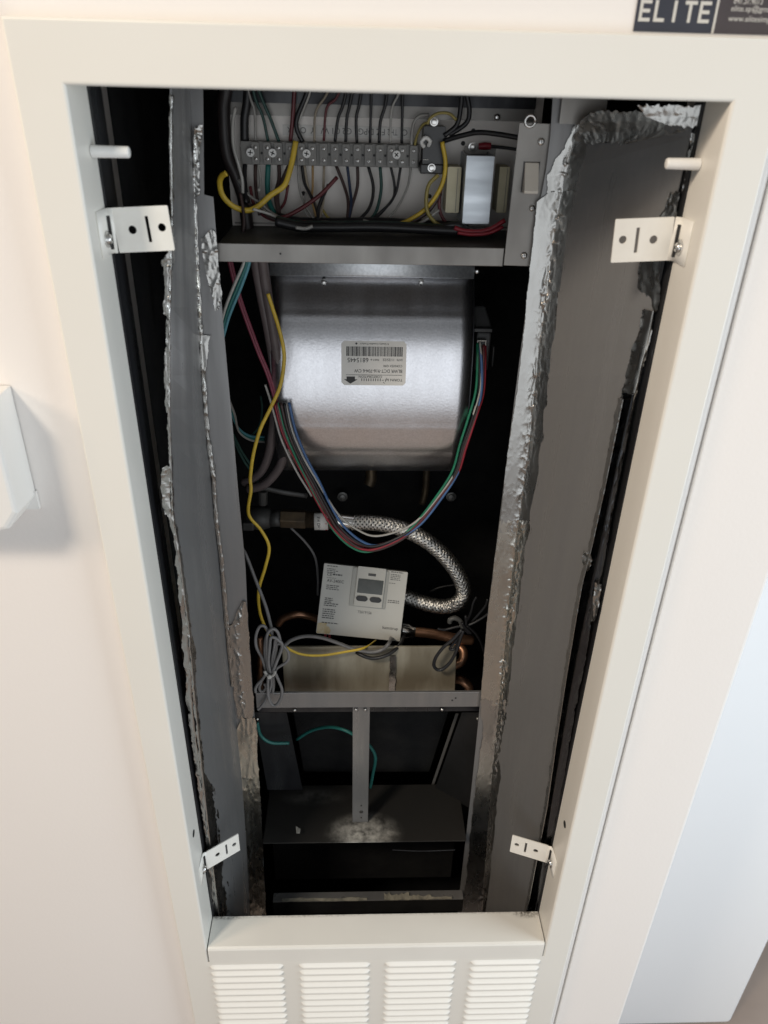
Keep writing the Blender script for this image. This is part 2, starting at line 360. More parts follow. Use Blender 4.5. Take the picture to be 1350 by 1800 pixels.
ed = [(0.0018*(1-math.sin(k*math.pi/10)), 0.0018*(1-math.cos(k*math.pi/10))) for k in range(6)] + [(0.0, t)]
MB().grid([[V((FX0+i_, y, FZ0)), V((FX0+i_, y, FZ1-i_)), V((FX1-i_, y, FZ1-i_)), V((FX1-i_, y, FZ0))] for i_, y in ed]).build('outer_edge', CREAM, fr, auto=35)
# sill: sheet that turns from the face back into the opening
sl = MB()
prof = [(0.0, -OH-0.0283), (0.0, -OH-0.003), (0.0008, -OH-0.0009), (0.003, -OH), (JD, -OH), (JD, -OH-0.012)]
sl.grid([[V((0.0012, y, z)), V((OW-0.0012, y, z))] for y, z in prof])
sill = sl.build('sill', sillmat(), fr, solid=0.001)
# lower panel and its pressed louvers
cols = [(0.0005, 0.0925), (0.1115, 0.2015), (0.2200, 0.3105), (0.3285, 0.4185)]
def louver_mesh(wd):
    rows = []; pr = [(0.0, 0.0), (-0.0010, 0.0022), (-0.0028, 0.0041), (-0.0038, 0.0054), (-0.0036, 0.0062), (-0.0024, 0.0067), (-0.0003, 0.0069)]
    nx = 26
    for dy, dz in pr:
        r = []
        for i in range(nx+1):
            u = i/nx; e = min(u, 1-u)*wd; k = min(1, e/0.007); k = math.sqrt(max(0, 1-(1-k)**2))
            r.append(V((u*wd, dy*k, -dz*(0.35+0.65*k) - (1-k)*0.002)))
        rows.append(r)
    return MB().grid(rows)
me_l = {}
z0 = -0.9565; pitch = 0.01448
for ci, (xa, xb) in enumerate(cols):
    for k in range(11):
        if ci not in me_l:
            m_ = louver_mesh(xb-xa); o = m_.build('louver', LOUV, None, smooth=True); o.parent = fr; me_l[ci] = o.data
        else:
            o = bpy.data.objects.new('louver', me_l[ci]); C.objects.link(o); o.parent = fr
        o.location = V((xa, 0.0002, z0 - k*pitch)) - ORG[fr]
# screw slots pressed in the jambs
for px, py, X, nx in ((340, 1465, 0.0, 1), (993, 1449, OW, -1)):
    dd = ray(px, py); p = CAM_P + dd*((X-CAM_P.x)/dd.x)
    MB().lathe(p + V((nx*0.0002,0,0)), (nx,0,0), [(0,0.0042),(0.0003,0.0042)], 16).build('screw_hole', RECESS, fr)

# ---- white pegs and brackets on the jambs
for side, px0, px1, py, lab in ((0, 155, 228, 266, 'white plastic peg sticking out of the left jamb above the bracket'),
                                (1, 1243, 1170, 289, 'white plastic peg sticking out of the right jamb above the bracket')):
    a = V((0.0004 if side == 0 else OW-0.0004, 0.030, P(px0, py, 0.03).z)); e = P(px1, py, 0.03); s_ = 1 if side == 0 else -1
    L_ = abs(e.x - a.x)
    pm = MB().lathe(a, (s_, 0, 0), [(0, 0.0040), (L_-0.0012, 0.0037), (L_-0.0004, 0.0033), (L_, 0.0024)], 20)
    single('locating_peg', pm, WHITEP, lab, 'peg', 'white pegs in the jambs', auto=40)

def screw_head(mb, p, n, r, h=None):
    h = h or r*0.6
    mb.lathe(p, n, [(0, r), (h*0.35, r), (h*0.8, r*0.78), (h, r*0.4)], 18)
def cross_slot(mb, p, n, r, rot=0.3):
    """recess of a cross-head screw, as a thin dark inlay"""
    n = V(n).normalized(); u = n.orthogonal().normalized(); u = Matrix.Rotation(rot, 3, n) @ u; v = n.cross(u); p = V(p)
    for A, B in ((u, v), (v, u)):
        w_ = r*0.13
        mb.add([p + A*r*0.62 + B*w_, p + A*r*0.62 - B*w_, p - A*r*0.62 - B*w_, p - A*r*0.62 + B*w_], [(0,1,2,3)])
def bracket(side, z, yaw, roll, lab, w=0.0405, h=0.031):
    s_ = 1 if side == 0 else -1
    X = 0.0006 if side == 0 else OW - 0.0006
    o0 = V((X + s_*0.0048, 0.0395, z))
    R_ = Matrix.Rotation(s_*yaw, 3, 'Z')
    u = R_ @ V((s_, 0, 0)); v = V((0, 0, 1)); n = u.cross(v); 
    if n.y > 0: n = -n
    R2 = Matrix.Rotation(roll, 3, n); u = R2 @ u; v = R2 @ v
    th = thing('mounting_bracket', (X, 0.04, z), lab, 'bracket', 'white slotted brackets on the jambs')
    holes = [circ(w*0.31, 0, 0.0030), circ(w*0.84, 0.0008, 0.0029), rect(w*0.565, -0.009, w*0.625, 0.009)]
    MB().plate(rrect(0, -h/2, w, h/2, 0.0008, 2), holes, o0, u, v, n, 0.0012).build('plate', BRKT, th)
    # bent leg that lies on the jamb
    lg = MB()
    pts = [(0.0395, 0.0048), (0.0388, 0.0016), (0.0360, 0.0003), (0.018, 0.0)]
    rows = [[V((X + s_*dx, y, z + e*h/2)) for e in (-1, -0.3, 0.3, 1)] for y, dx in pts]
    lg.grid(rows).build('leg', BRKT, th, solid=0.001, auto=50)
    MB().box((X + s_*0.0018 - 0.0012, 0.0362, z-0.0125), (X + s_*0.0018 + 0.0012, 0.0379, z+0.0105), None).build('fold_slot', RECESS, th)
    sc = MB(); p = V((X + s_*0.0008, 0.0312, z-0.0045))
    sc.lathe(p, (s_,0,0), [(0,0.0058),(0.0009,0.0058),(0.0011,0.004)], 22)
    screw_head(sc, p + V((s_*0.001,0,0)), (s_,0,0), 0.0038, 0.0026)
    so = sc.build('screw', SCREW, th, auto=40)
    cs = MB(); cross_slot(cs, p + V((s_*0.00375,0,0)), (s_,0,0), 0.0026); cs.build('recess', RECESS, so)
bracket(0, -0.0918, 0.0, 0.06, 'white slotted bracket on the left jamb just under the peg')
bracket(1, -0.0905, 0.0, 0.055, 'white slotted bracket on the right jamb just under the peg', w=0.0435)
bracket(0, -0.8075, 0.62, 0.0, 'small white slotted bracket low on the left jamb, angled upward', w=0.042)
bracket(1, -0.8045, 0.36, 0.0, 'small white slotted bracket low on the right jamb above the sill', w=0.044)

# ---- thermostat box on the left wall
tb = thing('wall_box', (-0.2, WY, -0.30), 'white plastic box on the wall at left edge, casting a soft shadow', 'wall box')
e = 0.0
yb = -0.026
def boxring(y, inset, zb):
    x1 = -0.0815 - inset; z1 = -0.200 - inset; z2 = zb + inset
    return [V((-0.33, y, z1)), V((x1, y, z1)), V((x1, y, z2+0.016)), V((x1-0.010, y, z2+0.002)), V((x1-0.016, y, z2)), V((-0.33, y, z2))]
rings = [boxring(WY-0.0006, 0.0, -0.309), boxring(yb+0.004, 0.0008, -0.309), boxring(yb+0.001, 0.0016, -0.309), boxring(yb, 0.004, -0.309)]
m_ = MB(); n6 = 6
m_.v = [p for r in rings for p in r]
m_.f = [(i*n6+k, i*n6+(k+1) % n6, (i+1)*n6+(k+1) % n6, (i+1)*n6+k) for i in range(3) for k in range(n6)] + [tuple(range(18, 24))]
m_.build('cover', WHITEP, tb, bevel=0.0022, seg=3)
MB().box((-0.33, WY-0.004, -0.306), (-0.0800, WY-0.0004, -0.29)).build('back_plate', WHITEP, tb)

# ---- company sticker above the frame
def wall_place(y): return lambda a, b: V((a, y, b))
sa = P(1113, 49, WY); sbx = P(1252, 54, WY).x
st = thing('company_sticker', (0.45, WY, sa.z), 'black company sticker with silver lettering on the wall above the frame', 'sticker')
zb = 0.0372; zl_a = P(1180, 36, WY).z; zl_h = P(1180, 4, WY).z - zl_a; print('LETTER', zl_a, zl_h)
MB().box((sa.x, WY-0.0006, zb), (sbx-0.0008, WY-0.0002, zb+0.05)).build('left_field', STICK, st)
MB().box((sbx+0.0008, WY-0.0006, zb), (sbx+0.09, WY-0.0002, zb+0.05)).build('right_field', STICK2, st)
MB().box((sbx-0.0007, WY-0.0007, zb), (sbx+0.0007, WY-0.0002, zb+0.05)).build('divider', STICKT, st)
m_ = MB(); pl = wall_place(WY-0.0008); x0 = sa.x+0.003; ww = (sbx-sa.x-0.006)
strokes = {'E': [((0,0),(0,1)), ((0,1),(.62,1)), ((0,.5),(.55,.5)), ((0,0),(.62,0))], 'L': [((0,0),(0,1)), ((0,0),(.58,0))], 'I': [((.3,0),(.3,1))], 'T': [((.32,0),(.32,1)), ((0,1),(.68,1))]}
for k, ch in enumerate('ELITE'):
    bx = x0 + ww*k/4.75; lh = zl_h; lw = ww/4.75*0.9
    for si, ((ax, ay), (bx2, by2)) in enumerate(strokes[ch]):
        pl = wall_place(WY-0.0008-0.00004*si)
        p0 = (bx + ax*lw, zl_a + ay*lh); p1 = (bx + bx2*lw, zl_a + by2*lh); s2 = 0.00095
        bars(m_, pl, min(p0[0],p1[0])-s2, min(p0[1],p1[1])-s2, abs(p1[0]-p0[0])+2*s2, abs(p1[1]-p0[1])+2*s2)
m_.build('lettering', STICKT, st)
m_ = MB()
text(m_, 'elite.sp@gmail.com', pl, sbx+0.0088, P(1290,23,WY).z, w=0.036, h=0.0040)
text(m_, 'www.elitesimplicity.com', pl, sbx+0.0082, P(1290,41,WY).z, w=0.044, h=0.0040)
text(m_, '847.37.4073', pl, sbx+0.0095, P(1290,7,WY).z, w=0.018, h=0.0040)
m_.build('contact_lines', STICKT, st)

# ================================================================== CABINET
cab = thing('fan_coil_cabinet', (0.2, 0.3, -1.34), 'open grey sheet metal fan coil cabinet with black lined walls behind the frame', 'cabinet')
MB().box((-0.032, 0.49, -1.34), (0.454, 0.5, 0.10)).build('back_wall', LINER, cab)
MB().box((-0.042, JD+0.001, -1.34), (-0.032, 0.49, 0.10)).build('side_wall', LINER, cab)
MB().box((0.4535, JD+0.001, -1.34), (0.4635, 0.49, 0.10)).build('side_wall', LINER, cab)
MB().box((-0.032, JD+0.001, 0.09), (0.4535, 0.49, 0.10)).build('roof', LINER, cab)
MB().box((-0.032, JD+0.001, -1.34), (0.4535, 0.49, -1.33)).build('floor_pan', LINER, cab)
MB().box((-0.032, 0.0125, FZ0), (0.452, 0.0135, -OH-0.03)).build('lower_lining', LINER, cab)
MB().box((-0.0322, 0.02, -1.33), (-0.0312, JD+0.001, 0.09)).build('edge_lining', LINER, cab)
def sheet(rows, m, name, nx=2, step=4, parent=cab, solid=0.001):
    """lofted sheet: rows of (py, [(px, Y), ...]) along the line of sight"""
    R_ = [[P(px, py, Y) for px, Y in r] for py, r in rows]
    return MB().grid(R_).build(name, m, parent, solid=solid)
def interp(tab, y):
    if y <= tab[0][0]: return tab[0][1] + (y-tab[0][0])*(tab[1][1]-tab[0][1])/(tab[1][0]-tab[0][0])
    for (a, b), (c, d) in zip(tab, tab[1:]):
        if y <= c: return b + (d-b)*(y-a)/(c-a)
    (a, b), (c, d) = tab[-2:]; return d + (y-c)*(d-b)/(c-a)
L_xo = [(165,300),(260,299),(400,302),(553,298),(650,297),(730,298),(817,301),(900,303),(983,316),(1054,326),(1099,331),(1228,342),(1366,356),(1494,370),(1640,388)]
L_xi = [(165,334),(300,340),(428,344),(525,349),(664,357),(761,364),(844,375),(917,380),(983,389),(1099,398),(1206,409),(1294,418),(1383,427),(1472,433),(1640,442)]
L_xe = [(165,357),(342,359),(346,375),(461,384),(600,395),(761,410),(900,422),(983,431),(1099,436),(1206,444),(1294,450),(1428,459),(1640,469)]
R_xe = [(165,972),(270,965),(419,937),(526,927),(800,892),(1083,857),(1225,845),(1365,831),(1569,808),(1640,801)]
R_xi = [(165,1030),(277,1000),(419,973),(526,959),(632,945),(774,931),(847,922),(942,908),(1083,892),(1225,878),(1320,868),(1414,861),(1508,854),(1640,845)]
R_xo = [(165,1228),(243,1214),(340,1191),(500,1160),(700,1112),(800,1090),(965,1055),(1083,1030),(1225,1002),(1414,970),(1640,936)]
FL = 0.150
ys = list(range(120, 1700, 60))
sheet([(y, [(interp(L_xo, y), 0.052), (interp(L_xi, y), FL)]) for y in ys], SHEET, 'side_panel')
ysL = [300, 342, 345.9, 346, 347] + list(range(400, 1700, 60))
sheet([(y, [(interp(L_xi, y), FL), (interp(L_xe, y), FL)]) for y in sorted(set([120, 180, 240] + ysL))], SHEET, 'flange')
sheet([(y, [(interp(R_xo, y), 0.052), (interp(R_xi, y), FL)]) for y in [205] + ys[2:]], SHEET, 'side_panel')
sheet([(y, [(interp(R_xi, y), FL), (interp(R_xe, y), FL)]) for y in ys], SHEET, 'flange')
# dark return sheet just behind each jamb
MB().box((-0.0016, JD+0.0012, -1.1), (0.0012, 0.070, 0.05)).build('edge_strip', DARKSH, cab)
MB().box((OW-0.0008, JD+0.0012, -1.1), (OW+0.0014, 0.058, 0.05)).build('edge_strip', DARKSH, cab)
# head strip across the top and the small lap piece at right
MB().box((0.0600, 0.2440, P(600, 184, 0.244).z), (0.345, 0.2468, 0.075)).build('head_strip', DARKSH, cab)
MB().box((0.345, 0.1446, -0.0205), (0.382, 0.1458, 0.03)).build('lap_strip', PLATE, cab)

# ---- foil tape
def foil(rows, m, label, amp=0.0012, seed=0, edge=2.5, nx=11, step=2.4, lift=0.0022, cat='foil tape', group='strips of aluminium foil tape', zf=40, fold=None):
    """a strip of foil; rows (py, [(px, Y), ...]) give its outline on the metal, creases are real relief"""
    py0, py1 = rows[0][0], rows[-1][0]; n = max(3, int((py1-py0)/step)); k = len(rows[0][1])
    G = []
    for i in range(n+1):
        y = py0 + (py1-py0)*i/n
        cols_ = [(interp([(r[0], r[1][j][0]) for r in rows], y), interp([(r[0], r[1][j][1]) for r in rows], y)) for j in range(k)]
        row = []
        for s_ in range(nx+1):
            t = s_/nx*(k-1); j = min(int(t), k-2); f_ = t-j
            px = cols_[j][0]*(1-f_) + cols_[j+1][0]*f_; Y = cols_[j][1]*(1-f_) + cols_[j+1][1]*f_
            ej = 0
            if s_ in (0, nx): ej = edge*(noise.noise(V((y*0.05, seed*7.1+s_, 0))) + 0.6*noise.noise(V((y*0.22, seed*3.3+s_, 4))))
            yy = y + (3*edge*noise.noise(V((px*0.15, seed*2.7, i*0.0))) if i in (0, n) else 0)
            p = P(px + ej, yy, Y - lift)
            q_ = V((p.x*95, p.y*95, p.z*zf)) + V((seed*11.3, 0, 0))
            msk = 1.0 if fold is None else 0.06 + 0.94*math.exp(-((t/(k-1)-fold)/0.15)**2)
            msk *= 0.55 + 0.9*max(0, noise.noise(V((p.x*20, p.y*20, p.z*22 + seed))) + 0.25)
            rdg = 1 - abs(noise.noise(q_))*3; r2 = 1 - abs(noise.noise(q_*2.9 + V((3,1,9))))*3
            dsp = amp*(0.65*max(0, rdg)**2 + 0.6*max(0, r2)**2 + 0.4*noise.noise(q_*0.5) + 0.12*noise.noise(q_*5))
            dv = (CAM_P - p).normalized()
            row.append(p + dv*dsp*msk)
        G.append(row)
    mb = MB().grid(G)
    return single('foil_tape', mb, m, label, cat, group, smooth=True)
def lerp(a, b, t): return a + (b-a)*t
def lY(y, x):
    a, b = interp(L_xo, y), interp(L_xi, y); f_ = (x-a)/(b-a); return 0.052 - 0.001 if f_ <= 0 else lerp(0.051, FL, min(1, f_))
def lrow(y, a, b): return (y, [(a, lY(y, a)), (max(a+1, min(b-1, interp(L_xo, y)+0.5)), 0.0505), (b, lY(y, b))])
def rY(y, x):
    a, b = interp(R_xi, y), interp(R_xo, y); f_ = (x-a)/(b-a); return lerp(FL, 0.052, f_) if f_ < 1 else max(0.043, 0.0515 - 0.004*(f_-1)*5)
def rrow(y, a, b): return (y, [(a, rY(y, a)), (min(b-1, max(a+1, interp(R_xo, y))), 0.0505), (b, rY(y, b))])
# right flange: upper patch, long middle strip, lower patch
def rrows(tab): return [(py, [(xl, FL), (interp(R_xi, py), FL), (xr, lerp(FL, 0.052, (xr-interp(R_xi, py))/(interp(R_xo, py)-interp(R_xi, py))))]) for py, xl, xr in tab]
foil(rrows([(206,1018,1074),(223,1008,1072),(259,994,1050),(280,976,1038),(312,962,1030),(338,961,1024)]), FOIL, 'crumpled silver foil patch at the top of the right flange beside the rocker switch', 0.0020, 1, 3, 22, 1.3, fold=0.45)
foil(rrows([(337,966,1024),(344,958,1020),(355,944,1018),(383,941,1012),(419,938,1005),(465,932,994),(500,929,990),(511,928,989),(516,927,981),(595,920,976),(668,912,966),(740,901,959),(800,892,953),(900,881,940),(935,877,937)]), FOIL, 'long creased silver foil strip on the right flange beside the blower', 0.0024, 2, 1.4, 34, 1.2, zf=30, fold=0.5)
foil(rrows([(915,878,938),(936,876,934),(990,869,927),(1083,857,915),(1178,849,900),(1240,845,892)]), FOILS, 'yellowish foil strip on the right flange beside the energy meter', 0.0044, 4, 1.2, 30, 1.3, zf=30, fold=0.58)
foil(rrows([(1232,845,894),(1262,846,898),(1280,850,890),(1367,838,886),(1460,828,872),(1555,818,860),(1612,812,852)]), FOIL, 'crumpled foil strip at the bottom of the right flange', 0.0046, 5, 2, 30, 1.4, zf=26, fold=0.64)
# top edge of the right panel
foil([(196, [(1040,0.125),(1130,0.09),(1236,0.05)]), (214, [(1020,0.135),(1130,0.09),(1234,0.05)]), (232, [(1018,0.14),(1120,0.095),(1200,0.06)]), (252, [(1030,0.135),(1085,0.11),(1105,0.1)])], FOIL, 'wrinkled foil strip along the top edge of the right panel', 0.0010, 6, 2, 60, 1.6)
foil([(186, [(1120,0.06),(1245,0.048)]), (205, [(1135,0.06),(1243,0.048)]), (222, [(1180,0.055),(1236,0.048)])], FOIL, 'dark crumpled foil at the top right corner of the opening', 0.0012, 7, 2.5, 36, 1.4)
foil([(232, [(1216,0.052),(1240,0.044)]), (300, [(1205,0.052),(1228,0.044)]), (345, [(1198,0.052),(1219,0.044)]), (382, [(1192,0.052),(1213,0.044)])], FOIL, 'narrow crumpled foil beside the right jamb behind the white peg', 0.0026, 8, 3, 8, 1.8)
foil([(338, [(1178,0.058),(1194,0.05)]), (365, [(1168,0.060),(1191,0.05)]), (392, [(1150,0.064),(1188,0.05)])], FOIL, 'small crumpled foil flap just above the right upper bracket', 0.0018, 9, 3, 10, 1.8)
foil([(440, [(1128,0.07),(1162,0.05)]), (480, [(1121,0.07),(1160,0.05)]), (528, [(1120,0.07),(1160,0.05)]), (548, [(1138,0.062),(1154,0.05)])], FOIL, 'bright folded foil flap just below the right upper bracket', 0.0016, 10, 2, 10, 1.8, zf=20)
foil([rrow(546,1128,1150), rrow(580,1124,1146), rrow(620,1109,1138), rrow(668,1098,1124), rrow(720,1086,1112)], FOIL, 'torn foil strip along the right panel edge above the black strip', 0.0016, 11, 3, 9, 1.8, zf=14)
foil([(970, [(1025,0.064),(1040,0.056)]), (985, [(1022,0.064),(1042,0.056)]), (1003, [(1026,0.064),(1036,0.056)])], FOIL, 'tiny bright scrap of foil on the black strip at right', 0.003, 14, 3, 6, 1.4)
foil([(1025, [(1046,0.047),(1058,0.042)]), (1060, [(1042,0.047),(1054,0.042)]), (1092, [(1040,0.047),(1046,0.042)])], FOIL, 'narrow silver foil sliver between black strip and right jamb', 0.003, 15, 2, 6, 1.6)
# left panel: torn silver edge
foil([rrow(690,1096,1116), rrow(800,1074,1096), rrow(895,1052,1077), rrow(965,1038,1066), rrow(1012,1024,1057), rrow(1083,1012,1040), rrow(1154,1000,1031), rrow(1225,989,1015), rrow(1320,976,999), rrow(1414,962,985), rrow(1532,938,968), rrow(1615,922,950)], FOILD, 'black glossy foil strip down the right panel edge beside the jamb', 0.0012, 12, 2.2, 12, 2.0, zf=14, lift=0.003)
foil([rrow(700,1086,1097), rrow(860,1056,1064), rrow(960,1034,1042), rrow(1030,1016,1024), rrow(1100,1004,1012), rrow(1190,990,997), rrow(1300,974,980), rrow(1420,956,963), rrow(1600,922,928)], FOIL, 'ragged silver rim of foil along the inner side of the black strip', 0.0022, 40, 2.4, 6, 1.8, zf=26, lift=0.0038)
foil([lrow(165,298,304), lrow(400,300,306), lrow(553,294,300), lrow(730,294,300), lrow(900,301,307), lrow(983,313,321), lrow(1099,328,336), lrow(1228,339,347), lrow(1366,353,361), lrow(1494,366,374), lrow(1612,382,392)], FOIL, 'long thin silver rim of foil down the left panel edge', 0.0020, 41, 2.4, 6, 1.7, zf=24, lift=0.003)
foil([lrow(168,301,312), lrow(205,297,310), lrow(240,296,304), lrow(262,297,301)], FOIL, 'thin bright foil at the top of the left panel edge', 0.002, 16, 2, 6, 1.8)
foil([lrow(414,301,313), lrow(438,299,314), lrow(452,288,312), lrow(461,283,308), lrow(470,285,299)], FOIL, 'crumpled bright foil tab under the left upper bracket', 0.003, 17, 3, 8, 1.4)
foil([lrow(468,287,298), lrow(511,290,297), lrow(552,286,296), lrow(555,293,297), lrow(600,291,297), lrow(650,288,296), lrow(706,290,296), lrow(726,293,298)], FOIL, 'ragged silver foil edge on the left panel beside the dark gap', 0.0018, 18, 2.2, 6, 1.8, zf=20)
foil([lrow(818,294,299), lrow(823,284,300), lrow(856,283,301), lrow(878,285,300), lrow(905,290,302)], FOIL, 'crumpled bright foil tab halfway down the left panel edge', 0.0028, 19, 3, 8, 1.4)
foil([lrow(900,292,306), lrow(940,305,313), lrow(983,309,319), lrow(1054,315,328), lrow(1099,321,333), lrow(1140,320,344), lrow(1183,327,345), lrow(1228,327,338), lrow(1294,336,344), lrow(1366,345,356)], FOIL, 'ragged foil strip along the lower left panel edge', 0.0018, 20, 3, 7, 1.8, zf=18)
foil([lrow(1362,346,362), lrow(1384,348,376), lrow(1450,358,386), lrow(1494,363,386), lrow(1561,370,402), lrow(1612,374,408)], FOIL, 'wide crumpled foil behind the low left bracket', 0.0030, 21, 3, 20, 1.4, zf=20)
# left seam
foil([(y, [(interp(L_xi,y)-3, FL-0.006), (interp(L_xi,y), FL), (interp(L_xi,y)+4, FL)]) for y in (350,428,525,664,761,844,917,983,1099,1206)], FOIL, 'thin creased foil line down the whole left seam', 0.0016, 42, 1.6, 6, 1.7, zf=20)
def srow(y, a, b): return (y, [(a, FL-0.004), (min(b-1, max(a+1, interp(L_xi, y))), FL), (b, FL)])
foil([srow(222,341,356), srow(260,340,352), srow(300,339,350), srow(345,337,350)], FOIL, 'crumpled foil on the seam near the top of the left panel', 0.0035, 22, 2.5, 8, 1.8)
foil([srow(400,336,345), srow(470,340,349), srow(525,342,351), srow(580,345,357)], FOILS, 'narrow foil on the left seam above the wider torn patch', 0.002, 23, 1.2, 6, 2)
foil([srow(590,342,370), srow(598,342,368), srow(611,344,366), srow(634,346,364), srow(662,354,360), srow(690,353,362), srow(722,359,363), srow(765,363,367), srow(803,366,373), srow(825,364,378), srow(872,364,379), srow(905,369,381), srow(917,372,381), srow(983,381,389), srow(1050,386,397)], FOIL, 'torn silver foil down the left seam beside the grey flange', 0.0015, 24, 1.8, 8, 1.8, zf=12)
foil([(405, [(368,FL),(379,FL)]), (416, [(358,FL),(380,FL)]), (420, [(352,FL),(380,FL)]), (455, [(358,FL),(383,FL)]), (483, [(363,FL),(386,FL)]), (511, [(369,FL),(389,FL)]), (525, [(375,FL),(390,FL)]), (545, [(379,FL),(383,FL)])], FOIL, 'bright embossed foil patch on the left flange beside the control box rail', 0.0014, 25, 1.8, 10, 1.5)
foil([(1058, [(425,FL),(432,FL)]), (1072, [(418,FL),(434,FL)]), (1098, [(408,FL),(436,FL)]), (1103, [(396,FL),(436,FL)]), (1112, [(402,FL),(437,FL)]), (1160, [(407,FL),(440,FL)]), (1228, [(412,FL),(445,FL)]), (1250, [(416,FL),(446,FL)]), (1262, [(418,FL),(444,FL)])], FOIL, 'wrinkled foil patch on the left flange beside the looped grey cable', 0.0026, 26, 2, 22, 1.3, zf=34, fold=0.4)
foil([(1262, [(424,FL),(447,FL)]), (1285, [(416,FL),(452,FL)]), (1340, [(420,FL),(453,FL)]), (1428, [(427,FL),(459,FL)]), (1520, [(432,FL),(463,FL)]), (1610, [(438,FL),(468,FL)])], FOILS, 'dull foil strip at the bottom of the left flange', 0.0016, 27, 2, 16, 1.8, zf=14)

# ================================================================== CONTROL BOX
RZ = -0.1208                                            # top of the front rail
cb = thing('control_box', (0.2, 0.2, -0.136), 'grey open control box with switch plate across the top of the cabinet', 'control box')
YB = 0.250
MB().box((0.058, YB, RZ), (0.3535, YB+0.001, 0.06)).build('back_plate', BOXMET, cb)
MB().box((0.0605, YB-0.0022, P(600,206,YB).z), (0.345, YB-0.0006, P(600,184,YB).z)).build('upper_lip', PLATE, cb)
MB().box((0.0585, 0.1565, RZ-0.0012), (0.353, YB, RZ)).build('tray', TRAY, cb, bevel=0.0003)
m_ = MB().box((0.0575, 0.1548, -0.1362), (0.3120, 0.1562, RZ+0.0004)); rail = m_.build('front_rail', PLATE, cb, bevel=0.0005)
MB().box((0.0605, 0.1562, -0.1362), (0.3120, 0.170, -0.1352)).build('rail_return', PLATE, cb)
MB().box((0.0605, YB-0.0018, RZ+0.002), (0.352, YB-0.0006, RZ+0.0035)).build('crease', PLATE, cb)
# switch plate
m_ = MB(); o0 = V((0, 0.1530, 0))
m_.plate([(0.3125,-0.1350),(0.3465,-0.1356),(0.3465,-0.0210),(0.3140,-0.0205)], [rect(0.3215,-0.0735,0.3345,-0.0500)], o0, (1,0,0), (0,0,1), (0,-1,0), 0.0012)
plate = m_.build('switch_plate', PLATE, cb, bevel=0.0004)
for px, py, r in ((951,249,0.0030),(935,366,0.0026),(921,449,0.0030)):
    p = P(px, py, 0.153); s_ = MB(); screw_head(s_, p, (0,-1,0), r, 0.002); so = s_.build('screw', SCREW, plate, auto=40)
    s_ = MB(); cross_slot(s_, p + V((0,-0.00205,0)), (0,-1,0), r*0.8, 0.8); 
    so2 = s_.build('recess', RECESS, plate)
ring = [P(932,213,0.1525) + V((0.0042*math.cos(a*math.pi/10), 0, 0.0042*math.sin(a*math.pi/10))) for a in range(21)]
MB().tube(ring, 0.0012, 8).build('eyelet', SCREW, cb, smooth=True)
for px, py in ((493, 446),):
    MB().cyl(P(px,py,0.1548)+V((0,0.0002,0)), P(px,py,0.1548)-V((0,0.0002,0)), 0.0009, 10).build('pin_hole', RECESS, rail)
for px, py in ((533.5,340),(755,345),(832,230),(814,252)):
    p = P(px, py, YB); MB().lathe(p + V((0,0.0002,0)), (0,-1,0), [(0,0.0021),(0.0004,0.0021)], 14).build('hole', RECESS, cb)
p = P(874,206,YB-0.0026); s_ = MB(); screw_head(s_, p, (0,-1,0), 0.003); s_.build('screw', SCREW, cb, auto=40)
# rocker switch
rs = thing('rocker_switch', (0.328, 0.153, -0.0735), 'cream rocker switch set in the grey switch plate', 'switch')
m_ = MB(); xa, xb = 0.3220, 0.3340
pr = [(0.1525,-0.0732),(0.1432,-0.0738),(0.1428,-0.0715),(0.1482,-0.0600),(0.1520,-0.0508),(0.1525,-0.0504),(0.160,-0.0504),(0.160,-0.0732)]
m_.v = [V((x,y,z)) for x in (xa,xb) for y,z in pr]; n7 = len(pr)
m_.f = [tuple(range(n7)), tuple(range(2*n7-1,n7-1,-1))] + [(k,(k+1)%n7,n7+(k+1)%n7,n7+k) for k in range(n7)]
m_.build('rocker', mat('switch_cream', (0.66,0.62,0.55), 0.4), rs, bevel=0.0006)
MB().box((0.3209, 0.1522, -0.0738), (0.3217, 0.158, -0.0497)).build('side_bezel', BLK, rs)
MB().box((0.3343, 0.1522, -0.0738), (0.3349, 0.158, -0.0497)).build('side_bezel', BLK, rs)

# terminal strip
ts = thing('terminal_strip', (0.155, 0.24, -0.0645), 'long grey screw terminal strip under the row of marked labels', 'terminal strip')
ts_y = 0.2352
MB().box((0.072, ts_y+0.004, -0.0645), (0.2385, YB-0.0006, -0.0445)).build('base', STRIPM, ts, bevel=0.0006)
zc = lambda z: z
def tx(px): return P(px, 270, ts_y).x
tpx = [449, 469.6, 489.5] + [509.4 + 19.8*i for i in range(12)]
for i, px in enumerate(tpx):
    x = tx(px)
    blk = MB().plate(rrect(x-0.0036, -0.0638, x+0.0036, -0.0452, 0.0012, 3), [], V((0,ts_y,0)), (1,0,0), (0,0,1), (0,-1,0), 0.0075).build('terminal_block', STRIPM, ts, bevel=0.0005)
    for zt in (-0.0495, -0.0592):
        s_ = MB(); p = V((x, ts_y, zt)); s_.lathe(p, (0,-1,0), [(0,0.0016),(0.0004,0.0016),(0.0007,0.0011)], 12)
        cross = MB(); 
        s_.build('terminal_screw', SCREW, blk, auto=40)
        cross_slot(cross, p - V((0,0.00075,0)), (0,-1,0), 0.0017, random.random()*1.5); cross.build('recess', RECESS, blk)
for i in range(len(tpx)-1):
    if i % 2 == 0 or i > 5:
        x = (tx(tpx[i])+tx(tpx[i+1]))/2
        MB().cyl((x, ts_y+0.0041, -0.0545), (x, ts_y+0.0036, -0.0545), 0.0011, 10).build('hole', RECESS, ts)
